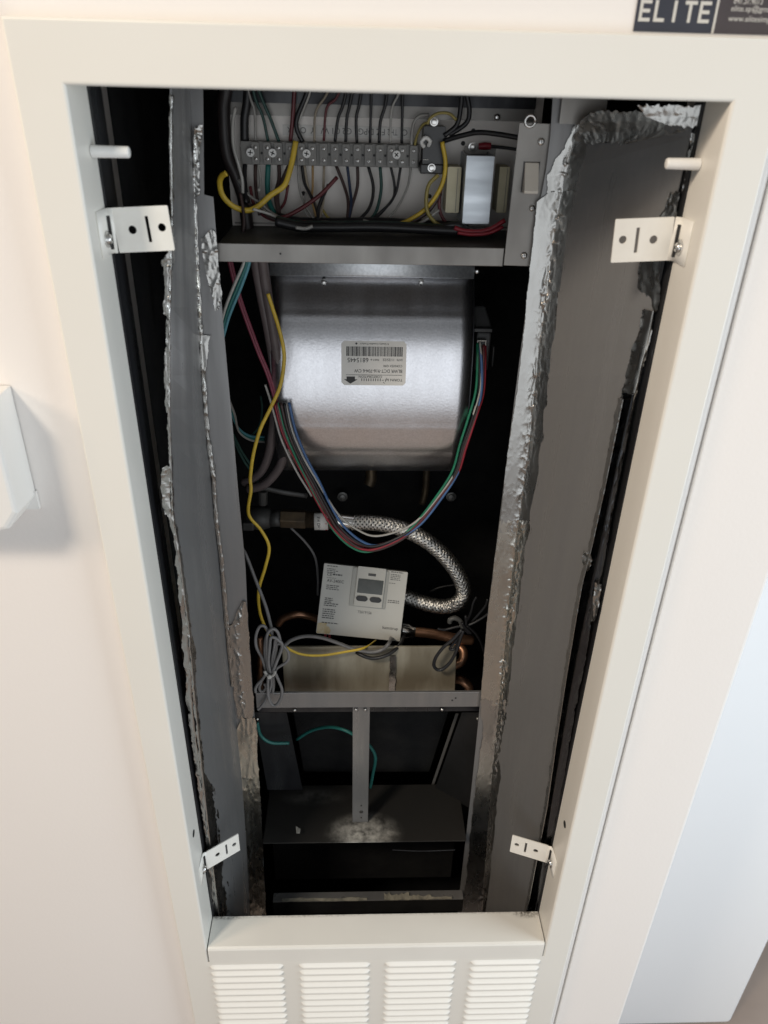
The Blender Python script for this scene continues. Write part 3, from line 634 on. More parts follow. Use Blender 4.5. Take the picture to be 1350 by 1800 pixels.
for px, py in ((440,268),(479,269),(539,270),(697,272)):
    p = P(px, py, ts_y-0.0012); s_ = MB()
    s_.lathe(p + V((0,0.003,0)), (0,-1,0), [(0,0.003),(0.0028,0.0036),(0.0032,0.0038),(0.0036,0.0034)], 20); so = s_.build('mounting_screw', WHITEP, ts, auto=40)
    s_ = MB(); cross_slot(s_, p + V((0,-0.0007,0)), (0,-1,0), 0.0036, random.random()); s_.build('recess', RECESS, so)
# marked label tape, mounted upside down
lt = thing('terminal_label', (0.18, YB, -0.036), 'pale label strip with upside down terminal letters above the strip', 'label strip')
pz = P(600, 240, YB-0.0006).z; ztop = P(600, 221, YB-0.0006).z
MB().box((P(497,230,YB).x, YB-0.0006, pz), (P(722,230,YB).x, YB-0.0002, ztop)).build('tape', TAPEP, lt)
m_ = MB()
hh = (ztop-pz)*0.58
for s, px in (('R',509),('O',533),('Y',550),('W',571),('C1',591),('G2',610),('G1',632),('DP',648),('FZ',669),('TH2',690),('C',712)):
    x = P(px, 231, YB).x; _, _, tw, th = text_mesh(s); k = hh/th; wd = min(tw*k, 0.0094)
    text(m_, s, lambda a, b, x=x, wd=wd: V((x + wd/2 - a, YB-0.0008, (pz+ztop)/2 + hh/2 - b)), 0, 0, w=wd, h=hh)
m_.build('lettering', INKG, lt)
# relay
rl = thing('relay', P(760,300,0.235), 'black relay block with spade terminals right of the terminal strip', 'relay')
a, b_ = P(741,299,0.232), P(783,222,0.232)
MB().plate(rrect(a.x, a.z, b_.x, b_.z, 0.001, 3), [], V((0,0.226,0)), (1,0,0), (0,0,1), (0,-1,0), 0.0235).build('body', BLK, rl, bevel=0.0008)
a2, b2 = P(737,301,0.236), P(778,287,0.236)
MB().box((a2.x, 0.224, a2.z-0.001), (b2.x, 0.2495, b2.z)).build('foot', BLK, rl, bevel=0.001)
for px, py in ((758.5,295),(763,214)):
    p = P(px,py,0.223); s_ = MB(); s_.lathe(p, (0,-1,0), [(0,0.0036),(0.0008,0.0036),(0.0009,0.0028),(0.0028,0.0024),(0.003,0.0018)], 16); s_.build('screw', SCREW, rl, auto=40)
s_ = MB(); s_.tube(smooth_path([P(745,258,0.222), P(741,250,0.219), P(748,242,0.218), P(756,248,0.220), P(753,256,0.224)], 6), 0.0018, 8); s_.build('spade_ring', WHITEP, rl, smooth=True)
MB().box((P(744,281,0.2255).x, 0.2253, P(744,281,0.2255).z), (P(753,281,0.2255).x, 0.2258, P(744,280,0.2255).z)).build('mark', STICKT, rl)
# transformer
tr = thing('transformer', P(842,394,0.22), 'small transformer with aluminium clamp and yellowed coil sides', 'transformer')
yf = 0.205
a, b_ = P(812,394,yf), P(870,274,yf)
MB().plate(rect(a.x, a.z, b_.x, b_.z), [], V((0,yf,0)), (1,0,0), (0,0,1), (0,-1,0), 0.0016).build('clamp_face', ALU, tr, bevel=0.0005)
MB().box((b_.x-0.0014, yf+0.0018, a.z), (b_.x, YB-0.001, b_.z)).build('clamp_side', ALU, tr)
MB().box((a.x, yf+0.0018, a.z), (a.x+0.0014, YB-0.001, b_.z)).build('clamp_side', ALU, tr)
MB().box((a.x+0.003, yf+0.003, a.z+0.002), (b_.x-0.003, YB-0.002, b_.z-0.002)).build('core', TRAY, tr)
f1, f2 = P(816,274,YB-0.001), P(871,264,YB-0.001)
MB().box((f1.x, YB-0.0030, f1.z), (f2.x, YB-0.0006, f2.z+0.003)).build('mounting_tab', PLATE, tr)
for x0_, x1_ in ((782,811),(871,896)):
    a, b_ = P(x0_,373,0.222), P(x1_,293,0.222)
    MB().plate(rrect(a.x,a.z,b_.x,b_.z,0.001,3), [], V((0,0.219,0)), (1,0,0), (0,0,1), (0,-1,0), 0.026).build('coil_side', BOBBIN, tr, bevel=0.001)
    MB().box((lerp(a.x,b_.x,.72), 0.2183, a.z+0.001), (lerp(a.x,b_.x,.76), 0.2188, b_.z-0.001)).build('wrap_seam', STRIPM, tr)
p = P(831,258.5,YB-0.004); s_ = MB(); s_.lathe(p, (0,-1,0), [(0,0.0042),(0.001,0.0042),(0.0012,0.003),(0.003,0.0028),(0.0033,0.002)], 18); s_.build('screw', SCREW, tr, auto=40)

# ---- wires
G1_, G2_ = 'wires entering the terminal strip from above', 'wires leaving the terminal strip downward'
def wire(col, r, pts, label, group='wires around the terminal strip', flat=1.0, n=8, cat='wire', name='wire', seg=7):
    path = smooth_path([P(px, py, Y) for px, py, Y in pts], seg)
    if group in (G1_, G2_): r *= 0.85
    return single(name, MB().tube(path, r, n, flat, up=(0,1,0) if flat != 1.0 else None), WM[col], label, cat, group, smooth=True)
def c3(pts, y0, y1=None):
    """points read off the upper left part of the box"""
    n = len(pts); return [(360+x/3.375, 150+y/3.375, lerp(y0, y1 if y1 is not None else y0, i/max(1, n-1))) for i, (x, y) in enumerate(pts)]
def c4(pts, y0, y1=None):
    n = len(pts); return [(680+x/3.375, 150+y/3.375, lerp(y0, y1 if y1 is not None else y0, i/max(1, n-1))) for i, (x, y) in enumerate(pts)]
G1, G2 = 'wires entering the terminal strip from above', 'wires leaving the terminal strip downward'
up = [('grey',.0014,[(235,-60),(265,60),(295,160),(302,330)],'grey wire entering the top of the strip beside its leftmost white screw'),
 ('dgreen',.0016,[(270,-60),(300,80),(345,190),(375,330)],'dark teal wire slanting into the strip just left of its second white screw'),
 ('dgreen',.0018,[(290,-60),(335,70),(390,200),(440,335)],'dark green wire slanting into the strip just right of its second white screw'),
 ('maroon',.0022,[(535,-60),(530,45),(522,180),(508,330)],'dark red wire entering the strip left of the yellow wire'),
 ('black',.0026,[(640,-60),(600,60),(548,190),(546,260),(580,335)],'thick black wire curving into the strip right of the yellow wire'),
 ('white',.0015,[(640,-60),(618,55),(580,150),(552,235)],'pale wire lying over the thick black curving wire'),
 ('beige',.0013,[(760,-40),(718,62),(670,130),(652,200),(650,335)],'thin beige wire bending down into the strip left of the brown one'),
 ('maroon',.0014,[(830,-40),(780,75),(722,140),(706,330)],'thin brown-red wire bending down right of the beige one'),
 ('black',.0017,[(850,-20),(822,110),(790,200),(772,335)],'black wire above the letters, first right of the brown-red wire'),
 ('black',.0017,[(885,-20),(860,115),(842,200),(836,335)],'black wire above the letters, second right of the brown-red wire'),
 ('black',.0017,[(940,-20),(915,118),(898,200),(902,340)],'black wire above the letters, third right of the brown-red wire'),
 ('black',.0015,[(988,-20),(986,120),(980,340)],'straight black wire above the letters, fourth right of the brown-red wire'),
 ('black',.0017,[(1090,-20),(1070,120),(1042,215),(1034,340)],'black wire above the letters, just left of the thin pale wire'),
 ('white',.0012,[(1180,-40),(1145,60),(1108,150),(1100,340)],'thin pale wire dropping into the right part of the strip'),
 ('black',.0015,[(1172,-20),(1172,120),(1168,345)],'straight black wire just right of the thin pale wire')]
for c, r, pts, lab in up: wire(c, r, c3(pts, 0.236, 0.241), lab, G1)
dn = [('black',.0026,[(238,470),(236,560),(245,700)],'thick black wire below the left end of the strip'),
 ('brown',.0020,[(300,470),(302,600),(325,770)],'dark brown wire below the leftmost white screw'),
 ('white',.0015,[(318,468),(330,560),(320,625)],'short pale wire end below the leftmost white screw'),
 ('teal',.0030,[(376,470),(372,600),(385,700),(430,790)],'thick teal wire below the second white screw'),
 ('brown',.0022,[(440,470),(440,560),(420,650),(440,780)],'dark brown wire right of the thick teal wire'),
 ('brown',.0020,[(498,475),(460,560),(432,650),(445,780)],'dark brown wire crossing behind the yellow wire loop'),
 ('maroon',.0016,[(494,590),(475,690),(440,745),(420,800)],'dark red wire passing under the yellow wire loop'),
 ('grey',.0014,[(556,470),(560,600),(590,700),(645,790)],'grey wire below the third white screw, leftmost of three'),
 ('black',.0018,[(577,470),(592,580),(640,680),(665,800)],'black wire below the third white screw, between grey and beige'),
 ('beige',.0015,[(590,470),(612,600),(660,720),(672,795)],'beige wire below the third white screw, right of the black one'),
 ('tan',.0013,[(640,470),(640,600),(636,680),(660,780)],'orange-tan wire below the strip'),
 ('beige',.0014,[(708,475),(704,600),(702,700),(680,790)],'pale beige wire standing alone right of the orange-tan wire'),
 ('brown',.0018,[(780,478),(828,600),(850,690),(845,810)],'dark brown wire converging from the left on a dark blue wire'),
 ('dblue',.0017,[(845,478),(860,600),(868,700),(850,810)],'dark blue wire below the middle of the strip'),
 ('brown',.0018,[(906,478),(905,600),(872,720),(850,810)],'dark brown wire converging from the right on a dark blue wire'),
 ('black',.0018,[(970,480),(1000,610),(975,730),(895,815)],'black wire bowing right, left of the dark green wire'),
 ('dgreen',.0018,[(1040,480),(1046,620),(1015,750),(960,815)],'dark green wire below the strip, between two black ones'),
 ('black',.0015,[(1103,482),(1126,600),(1112,680),(1040,755),(960,820)],'black wire right of the dark green wire, curving under it'),
 ('black',.0015,[(1162,484),(1132,640),(1062,740),(985,815)],'outermost black wire below the right end of the strip'),
 ('grey',.0013,[(1225,470),(1203,600),(1135,735),(1050,815)],'grey wire curving below the right end of the strip')]
for c, r, pts, lab in dn:
    q = c3(pts, 0.241, 0.241); n = len(q); q = [(x, y, lerp(0.241, 0.222, (i/(n-1))**1.5)) for i, (x, y, _) in enumerate(q)]
    wire(c, r, q, lab, G2)
wire('yellow', .0026, c3([(128,520),(100,540),(88,580),(104,650),(160,712),(240,742),(310,722),(390,652),(468,598),(500,520),(522,430),(540,330)], 0.200, 0.232), 'yellow wire looping up in front of the terminal strip at left', flat=0.45)
wire('white', .0016, c3([(182,130),(166,220),(170,360),(200,470),(222,560),(225,640)], 0.225), 'pale wire hanging left of the terminal strip')
wire('dark', .0060, c3([(150,-80),(120,60),(112,160),(130,400),(195,560),(235,700),(258,880)], 0.242, 0.236), 'thick dark brown cable hanging at the left end of the control box', cat='cable', name='cable')
wire('black', .0040, c3([(260,-60),(250,100),(236,200),(236,330)], 0.240), 'thick black wire above the left end of the terminal strip')
wire('white', .0013, c3([(285,735),(360,755),(430,785),(480,820)], 0.20, 0.215), 'thin pale wire lying under the yellow loop toward the tray')
wire('maroon', .0019, c3([(785,545),(690,645),(580,725),(480,778),(420,790)], 0.232, 0.21), 'dark red wire rising rightward with a fraying heat shrink end')
wire('black', .0018, c3([(735,590),(700,660),(672,740),(672,800)], 0.235, 0.22), 'black stub joining the dark red wire')
for i, (yo, r, c, lab) in enumerate(((810,.0045,'black','thick black cable lying along the control box tray, topmost'), (826,.0038,'dgreen','dark green cable lying along the control box tray'), (838,.0045,'black','thick black cable lying along the front of the control box tray'))):
    wire(c, r, c3([(420,yo-30),(560,yo),(760,yo+4),(1000,yo+2),(1200,yo+10),(1420,yo+22),(1560,yo+30)], 0.222-i*0.012), lab, 'cables lying along the control box tray', cat='cable', name='cable')
for c, r, pts, y0, y1, lab in (
  ('brown', .0016, [(250,700),(330,740),(400,790),(520,815),(640,812)], .225, .215, 'dark brown wire dipping along the back of the tray at left'),
  ('grey', .0012, [(200,560),(250,640),(330,700),(420,770),(560,822)], .232, .214, 'thin grey wire crossing behind the yellow loop down to the tray'),
  ('maroon', .0015, [(270,600),(290,700),(360,780),(480,812),(600,808)], .234, .212, 'dark red wire curling from the thick black wire to the tray'),
  ('grey', .0012, [(600,640),(590,700),(600,760),(650,800),(760,815)], .238, .216, 'thin grey wire curling toward the tray near the screw hole'),
  ('olive', .0013, [(700,740),(740,790),(830,815),(960,822),(1100,836)], .228, .212, 'dull yellow wire lying on the tray under the middle wires'),
  ('white', .0012, [(940,800),(1020,822),(1130,838),(1260,850)], .218, .204, 'thin pale wire lying along the tray toward the transformer'),
  ('brown', .0015, [(210,640),(225,720),(232,800),(228,870)], .215, .205, 'dark brown wire hanging down the left end of the tray')):
    wire(c, r, c3(pts, y0, y1), lab, 'loose wires on the control box tray')
wire('grey', .0016, c3([(540,845),(600,850),(640,835)], 0.185), 'short pale wire on the control box tray')
G3 = 'wires around the relay and transformer'
wire('yellow', .0020, c4([(328,335),(348,470),(322,600),(240,722),(130,800),(20,838),(-70,850)], 0.218), 'yellow wire running from the relay down to the tray', G3)
wire('olive', .0013, c4([(240,230),(258,195),(305,166),(370,168),(412,205)], 0.220), 'dull yellow wire arching over the relay', G3)
wire('olive', .0018, c4([(305,530),(245,600),(236,730),(285,812),(360,850)], 0.212), 'dull yellow wire looping left of the transformer', G3)
wire('maroon', .0016, c4([(322,600),(310,720),(340,800),(400,850)], 0.222), 'dark red wire left of the transformer foot', G3)
wire('grey', .0014, c4([(310,740),(210,810),(80,855),(-40,850)], 0.214), 'grey wire along the tray left of the transformer', G3)
wire('brown', .0022, c4([(318,640),(240,750),(120,820),(0,850)], 0.220), 'dark brown wire under the yellow relay wire', G3)
wire('grey', .0014, c4([(250,175),(190,185),(155,240),(145,360)], 0.232, 0.238), 'grey wire bending from the relay into the strip', G3)
wire('olive', .0013, c4([(260,215),(215,235),(182,290),(165,360)], 0.230, 0.238), 'dull yellow wire bending from the relay into the strip', G3)
wire('black', .0022, c4([(340,330),(430,302),(540,280),(660,290),(790,312)], 0.225, 0.20), 'black wire running right from the relay behind the switch plate', G3)
wire('black', .0022, c4([(340,300),(415,235),(438,130),(446,40)], 0.225), 'black wire rising from the relay, left of its twin', G3)
wire('black', .0022, c4([(370,295),(470,225),(490,150),(470,40)], 0.225), 'black wire rising from the relay, right of its twin', G3)
wire('black', .0015, c4([(610,362),(700,370),(800,385)], 0.243, 0.23), 'thin black lead from the red crimp to the switch plate', G3)
s_ = MB().tube([P(680+545/3.375,150+362/3.375,0.243), P(680+580/3.375,150+360/3.375,0.243), P(680+616/3.375,150+361/3.375,0.243)], [.0026,.0034,.003], 12)
single('crimp_terminal', s_, WM['red'], 'red crimp terminal beside the transformer screw', 'crimp', auto=40)
wire('red', .0022, c4([(400,845),(450,862),(540,868),(620,850),(700,800)], 0.195), 'red wire on the tray under the transformer', G3)
wire('red', .0016, c4([(420,875),(500,885),(600,878),(690,840)], 0.190), 'second red wire on the tray nearer the rail', G3)
wire('black', .0030, c4([(330,840),(420,830),(520,880),(640,860)], 0.200), 'thick black wire looping on the tray under the transformer', G3)

# ================================================================== BLOWER
bl = thing('blower', (0.195, 0.30, -0.425), 'galvanised steel blower housing hanging in the middle of the cabinet', 'blower')
BX0, BX1 = 0.0892, 0.3058
prof = smooth_path([V((0, y, z)) for z, y in ((-0.160,0.2925),(-0.180,0.2815),(-0.205,0.2660),(-0.235,0.2520),(-0.270,0.2450),(-0.310,0.2435),(-0.345,0.2480),(-0.375,0.2590),(-0.400,0.2770),(-0.415,0.3000),(-0.422,0.330),(-0.423,0.37),(-0.41,0.41))], 7)
arc = [0.0]
for a, b_ in zip(prof, prof[1:]): arc.append(arc[-1] + (b_-a).length)
def scroll(x, s, off=0.0):
    for i in range(len(arc)-1):
        if s <= arc[i+1] or i == len(arc)-2:
            t = (s-arc[i])/(arc[i+1]-arc[i]); p = prof[i].lerp(prof[i+1], t); tg = (prof[i+1]-prof[i]).normalized()
            n = V((0, tg.z, -tg.y)); 
            if n.y > 0 and p.y < 0.35: n = -n
            return V((x, p.y, p.z)) + n*off
def s_of_z(z):
    for i in range(len(prof)-1):
        if prof[i].z >= z >= prof[i+1].z: return arc[i] + (prof[i].z-z)/(prof[i].z-prof[i+1].z)*(arc[i+1]-arc[i])
def crease(s):   # two shallow pressed ridges across the wrapper
    r = 0
    for s0, a in ((0.061, 0.0004), (0.187, 0.0004), (0.222, -0.0004)):
        r += a*math.exp(-((s-s0)/0.0042)**2)
    return r
rows = []
nS = 150
for i in range(nS+1):
    s = arc[-1]*i/nS
    rows.append([scroll(BX0 + (BX1-BX0)*k/16, s, crease(s)) for k in range(17)])
MB().grid(rows).build('wrapper', GALV, bl, smooth=True, solid=0.0008)
side_poly = [p for p in prof] + [V((0,0.43,-0.36)), V((0,0.43,-0.165))]
for X in (BX0-0.0005, BX1+0.0005):
    m_ = MB(); k = len(side_poly); th = 0.001
    m_.v = [V((X,p.y+0.002,p.z+0.002)) for p in side_poly] + [V((X+th*(1 if X > .2 else -1),p.y+0.002,p.z+0.002)) for p in side_poly]
    m_.f = [tuple(range(k)), tuple(range(2*k-1,k-1,-1))] + [(i,(i+1)%k,k+(i+1)%k,k+i) for i in range(k)]
    m_.build('end_plate', DARKSH, bl)
# outlet flange: bent lip, its reflected room light put into a paler zinc
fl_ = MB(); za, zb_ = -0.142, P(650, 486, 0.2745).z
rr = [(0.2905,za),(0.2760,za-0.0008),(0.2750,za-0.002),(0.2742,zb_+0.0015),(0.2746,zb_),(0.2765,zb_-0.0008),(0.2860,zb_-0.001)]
fl_.grid([[V((BX0+0.0002,y,z)), V((BX1-0.0006,y,z))] for y, z in rr]).build('outlet_flange', mat('zinc_lip_painted_sheen', (0.80,0.83,0.86), 0.5, 0.9, col2=(0.66,0.69,0.72), scale=300), bl, solid=0.0008, auto=40)
for px in (569, 741):
    p = P(px, 487, 0.278)
    so_ = scroll(p.x, 0.0, 0.0); sl_ = MB(); G = []
    s0 = s_of_z(P(px, 503, 0.277).z); s1 = s_of_z(P(px, 485, 0.283).z)
    for i in range(7):
        k = abs(i/6-0.5)*2; wd_ = 0.0017*math.sqrt(max(0.04, 1-k**4)); ss = lerp(s1, s0, i/6); G.append([scroll(p.x-wd_, ss, 0.0007), scroll(p.x+wd_, ss, 0.0007)])
    sl_.grid(G).build('slot', RECESS, bl)
    q = scroll(p.x, lerp(s1, s0, 0.62), 0.0008); s_ = MB(); s_.lathe(q, (0,-1,0.4), [(0,0.0030),(0.0008,0.0030),(0.0009,0.0022),(0.003,0.0019),(0.0033,0.0012)], 14); s_.build('screw', SCREW, bl, auto=40)
# printed label (mounted upside down, wrapped on the curve)
lx0, lx1 = P(600,640,0.2445).x, P(714,640,0.2445).x
ls0, ls1 = s_of_z(P(655,600,0.2505).z), s_of_z(P(655,677,0.2438).z)
LW, LH = lx1-lx0, ls1-ls0
def lab_place(off):   # (a, b) in label units 0..1, read upside down: origin at lower right, as mounted
    return lambda a, b: scroll(lx1 - a*LW, ls1 - (1-b)*0 - LH + b*LH if False else ls0 + b*LH, off)
LB = []
for i in range(17):
    b = i/16; e = min(b, 1-b)*LH; ins = 0 if e > 0.003 else 0.003 - math.sqrt(max(0, 0.003**2-(0.003-e)**2))
    LB.append([scroll(lx0 + ins + (LW-2*ins)*k/8, ls0 + b*LH, 0.0007) for k in range(9)])
lbl = MB().grid(LB).build('label', PAPER, bl, smooth=True)
def lp(a, b): return scroll(lx1 - a*LW, ls0 + (b)*LH, 0.0010)    # a: 0..1 from the right, b: 0..1 from the top downwards (text up = down)
m_ = MB()
text(m_, 'TORIN by', lp, 0.05, 0.825, w=0.27, h=0.075)
text(m_, 'DELHI CORPORATION'[6:], lp, 0.37, 0.775, w=0.36, h=0.05)
bars(m_, lp, 0.06, 0.755, 0.87, 0.008)
text(m_, 'BLWR DCT-916-704-6 CW', lp, 0.06, 0.63, w=0.74, h=0.075)
text(m_, 'CONVEX G90', lp, 0.06, 0.525, w=0.29, h=0.05)
text(m_, 'DATE:', lp, 0.06, 0.39, w=0.09, h=0.045); text(m_, '11/25/22', lp, 0.19, 0.385, w=0.17, h=0.055); text(m_, 'PART #', lp, 0.42, 0.39, w=0.13, h=0.045)
text(m_, '6815445', lp, 0.585, 0.375, w=0.32, h=0.10)
text(m_, 'A Quality Canadian Product', lp, 0.27, 0.035, w=0.44, h=0.05)
m_.add([lp(0.77,0.035), lp(0.79,0.06), lp(0.77,0.085), lp(0.75,0.06)], [(0,1,2,3)])
m_.add([lp(0.79,0.80), lp(0.92,0.80), lp(0.92,0.865), lp(0.96,0.865), lp(0.86,0.965), lp(0.75,0.865), lp(0.79,0.865)], [(0,1,2,3,4,5,6)])
rng = random.Random(11); x = 0.06
while x < 0.93:
    wd = rng.choice((0.006,0.006,0.011,0.016)); bars(m_, lp, x, 0.125, wd, 0.21); x += wd + rng.choice((0.006,0.007,0.012))
m_.build('print', INK, lbl)
m_ = MB()
for k in range(9): bars(m_, lp, 0.39+k*0.036, 0.84, 0.012, 0.06)
for k in range(3):
    a0 = k*2.094+0.5; pts = [lp(0.335+0.035*math.cos(a0+t)*1.0*(0.4+0.6*t), 0.90+0.05*math.sin(a0+t)*(0.4+0.6*t)) for t in (0,.5,1.0,1.4)]
    m_.add(pts, [(0,1,2,3)])
m_.build('logo', INKG, lbl)
# motor control housing on the right end
mo = thing('motor_module', P(850,640,0.29), 'dark grey motor control module on the right end of the blower', 'motor module')
ym = 0.272
def box_px(x0, y0, x1, y1, Y, dep, name, m, par, bev=0.0008):
    a, b_ = P(x0,y1,Y), P(x1,y0,Y); return MB().box((a.x,Y,a.z),(b_.x,Y+dep,b_.z)).build(name, m, par, bevel=bev)
box_px(833,585,864,652,ym,0.06,'housing',MOTOR,mo,0.002)
box_px(833,578,866,584,ym-0.003,0.05,'rib',MOTOR,mo)
m_ = MB(); a = P(833,578,ym+0.004); b_ = P(866,578,ym+0.004); c_ = P(853,538,ym+0.02); d_ = P(833,538,ym+0.02)
m_.add([a,b_,c_,d_]+[p+V((0,0.04,0)) for p in (a,b_,c_,d_)], [(0,1,2,3),(7,6,5,4),(0,4,5,1),(1,5,6,2),(2,6,7,3),(3,7,4,0)]); m_.build('shroud', MOTOR, mo, bevel=0.002)
box_px(864,610,870,645,ym+0.004,0.03,'side_boss',MOTOR,mo)
cn = box_px(839,598,855,620,ym-0.006,0.008,'connector',BLK,mo)
m_ = MB(); a,b_ = P(839,598,ym-0.0065), P(855,598,ym-0.0065)
m_.box((a.x,ym-0.0068,a.z-0.0012),(b_.x,ym-0.006,a.z)); m_.box((a.x,ym-0.0068,a.z-0.012),(a.x+0.001,ym-0.006,a.z-0.0012)); m_.box((b_.x-0.001,ym-0.0068,a.z-0.007),(b_.x,ym-0.006,a.z-0.0012))
m_.build('connector_rim', STICKT, mo)
p = P(839, 477, 0.275); s_ = MB(); screw_head(s_, p, (0,-1,0), 0.0028); single('housing_screw', s_, SCREW, 'small zinc screw in the dark at the right of the blower lip', 'screw', auto=40)

# ---- harness from the motor module, hanging in one loop
def c6(pts, ys_): return [(400+x/2.7, 820+y/2.7, Y) for (x, y), Y in zip(pts, ys_)]
G4 = 'harness wires hanging in a loop below the blower'
base = [(846,606),(848,640),(846,690),(834,735),(818,785),(804,832),(772,880),(738,922),(704,948),(660,964),(628,955),(598,928),(575,890),(555,850),(532,806),(512,758),(500,708)]
basey = [.266,.255,.248,.243,.240,.238,.236,.234,.232,.230,.230,.231,.232,.233,.234,.234,.236]
hw = [('maroon',.0017,(4,0),(-14,-4),'dark red harness wire on the outside of the loop'), ('brown',.0019,(0,3),(-6,3),'brown harness wire in the middle of the loop'), ('black',.0017,(-5,0),(-1,-4),'black harness wire inside the loop'),
      ('blue',.0016,(-2,-2),(9,-5),'blue harness wire on the right of the loop'), ('green',.0015,(-8,-6),(-12,8),'green harness wire rising on the right side of the loop'), ('white',.0013,(-3,-9),(2,-22),'white harness wire riding high in the loop'), ('red',.0015,(7,4),(-18,2),'bright red harness wire nearest the motor module')]
rng = random.Random(4)
for c, r, (ax, ay), (bx, by), lab in hw:
    pts = []
    for i, ((x, y), Y) in enumerate(zip(base, basey)):
        t = i/(len(base)-1); k = math.sin(math.pi*min(1, t*1.0))
        sag = math.exp(-((t-0.62)/0.16)**2)
        wob = 2.2*noise.noise(V((i*0.55, r*9000, ax)))
        pts.append((x + lerp(ax, bx, t) + wob, y + lerp(ay, 0, t)*0.6 + by*sag + wob*0.5, Y + 0.0025*noise.noise(V((i*.4, ax, by)))))
    wire(c, r, pts, lab, G4)
wire('white', .0013, [(466,676,.238),(474,700,.238),(484,736,.237),(496,776,.236),(520,826,.235),(548,872,.234)], 'white wire showing between the brown sheathed cables', G4)
def c5(pts, y0, y1=None):
    n = len(pts); return [(360+x/2.5, 440+y/2.5, lerp(y0, y1 if y1 is not None else y0, i/max(1, n-1))) for i, (x, y) in enumerate(pts)]
G5 = 'wires hanging left of the blower'
wire('sheath', .0055, c5([(215,-20),(228,80),(250,200),(285,380),(308,540),(312,640),(300,780),(285,880),(255,960),(215,1000),(170,1020)], 0.236, 0.29), 'left grey-brown sheathed cable hanging beside the blower', G5, cat='cable', name='cable')
wire('sheath', .0055, c5([(245,-20),(258,80),(275,200),(302,360),(328,540),(345,680),(360,800),(348,900),(318,970),(260,1030),(190,1050)], 0.234, 0.28), 'right grey-brown sheathed cable hanging beside the blower', G5, cat='cable', name='cable')
for i, (dx, c, lab) in enumerate(((-6,'pink','left one of two dusky red wires leading from the rail to the harness'),(4,'pink','right one of two dusky red wires leading from the rail to the harness'),(-1,'maroon','dark red wire behind the dusky red pair'))):
    wire(c, .0017, c5([(108+dx,-10),(115+dx,60),(150+dx,200),(195+dx,330),(240+dx,450),(285+dx,560),(330+dx,720),(372+dx,870)], 0.245+0.004*i, 0.243), lab, G5)
for i, (o_, c, lab) in enumerate((((0,0),'white','pale wire leftmost of three slanting behind the left flange'),((13,24),'teal','teal wire in the middle of three slanting behind the left flange'),((24,52),'lblue','pale blue wire rightmost of three slanting behind the left flange'))):
    wire(c, .0017, c5([(182+o_[0]*.8,-10),(170+o_[0],60),(135+o_[0],140+o_[1]*.4),(95+o_[0]*.6,240+o_[1]*.8),(70+o_[0]*.4,330+o_[1])], 0.205), lab, G5)
for i, (dx, c, lab) in enumerate(((0,'teal','teal wire curving right low behind the left flange'),(-6,'lblue','pale blue wire curving right low behind the left flange'),(5,'grey','grey wire curving right low behind the left flange'))):
    wire(c, .0015, c5([(95+dx,640),(125+dx,720),(150,790+dx),(200,825+dx*1.5),(262,832+dx*2)], 0.26, 0.30), lab, G5)
wire('dgreen', .0016, c5([(120,800),(160,880),(210,960),(240,1040)], 0.27, 0.30), 'dark green wire behind the yellow wire, left of its twin', G5)
wire('dgreen', .0016, c5([(125,830),(175,930),(225,1000),(250,1080)], 0.28, 0.30), 'dark green wire behind the yellow wire, right of its twin', G5)
wire('dgreen', .0012, c5([(246,640),(252,700),(240,770),(205,815)], 0.29, 0.30), 'thin dark wire in the shade left of the blower', G5)
wire('yellow', .0020, [(471,516,.231),(477,535,.230),(489,573,.227),(498,610,.224),(499,640,.222),(492,680,.220),(474,720,.218),(457,756,.216),(445,800,.215),(440,840,.215),(441,862,.214),(437,904,.214),(459,932,.214),(473,962,.213),(466,998,.212),(455,1036,.211),(456,1072,.210),(466,1102,.208),(480,1120,.205),(503,1138,.190),(530,1150,.190),(566,1152,.191),(606,1146,.192),(640,1139,.196),(660,1126,.222)], 'long yellow wire winding from the blower down to the energy meter', G5, flat=0.5, seg=6)
# thin leads
wire('cable', .0020, c6([(60,380),(85,415),(130,530),(180,660),(206,760),(212,800)], [.20,.195,.185,.17,.155,.15]), 'grey cable running down to the cable bundle', 'grey meter cables', cat='cable', name='cable')
wire('cable', .0016, c6([(300,290),(370,360),(415,430),(428,520),(428,610)], [.30]*5), 'thin dim grey wire hanging behind the meter', 'grey meter cables')
wire('cable', .0023, c6([(268,852),(300,825),(350,808),(400,806),(460,816),(530,840),(600,866),(680,880),(735,868),(768,836),(775,815)], [.150,.165,.178,.188,.193,.195,.195,.194,.194,.197,.225]), 'grey cable arching from the bundle to the meter', 'grey meter cables', cat='cable', name='cable')
wire('black', .0023, c6([(590,860),(625,890),(690,910),(760,893),(815,850),(840,800)], [.215,.197,.192,.193,.205,.235]), 'black cable sagging under the meter', 'grey meter cables', cat='cable', name='cable')

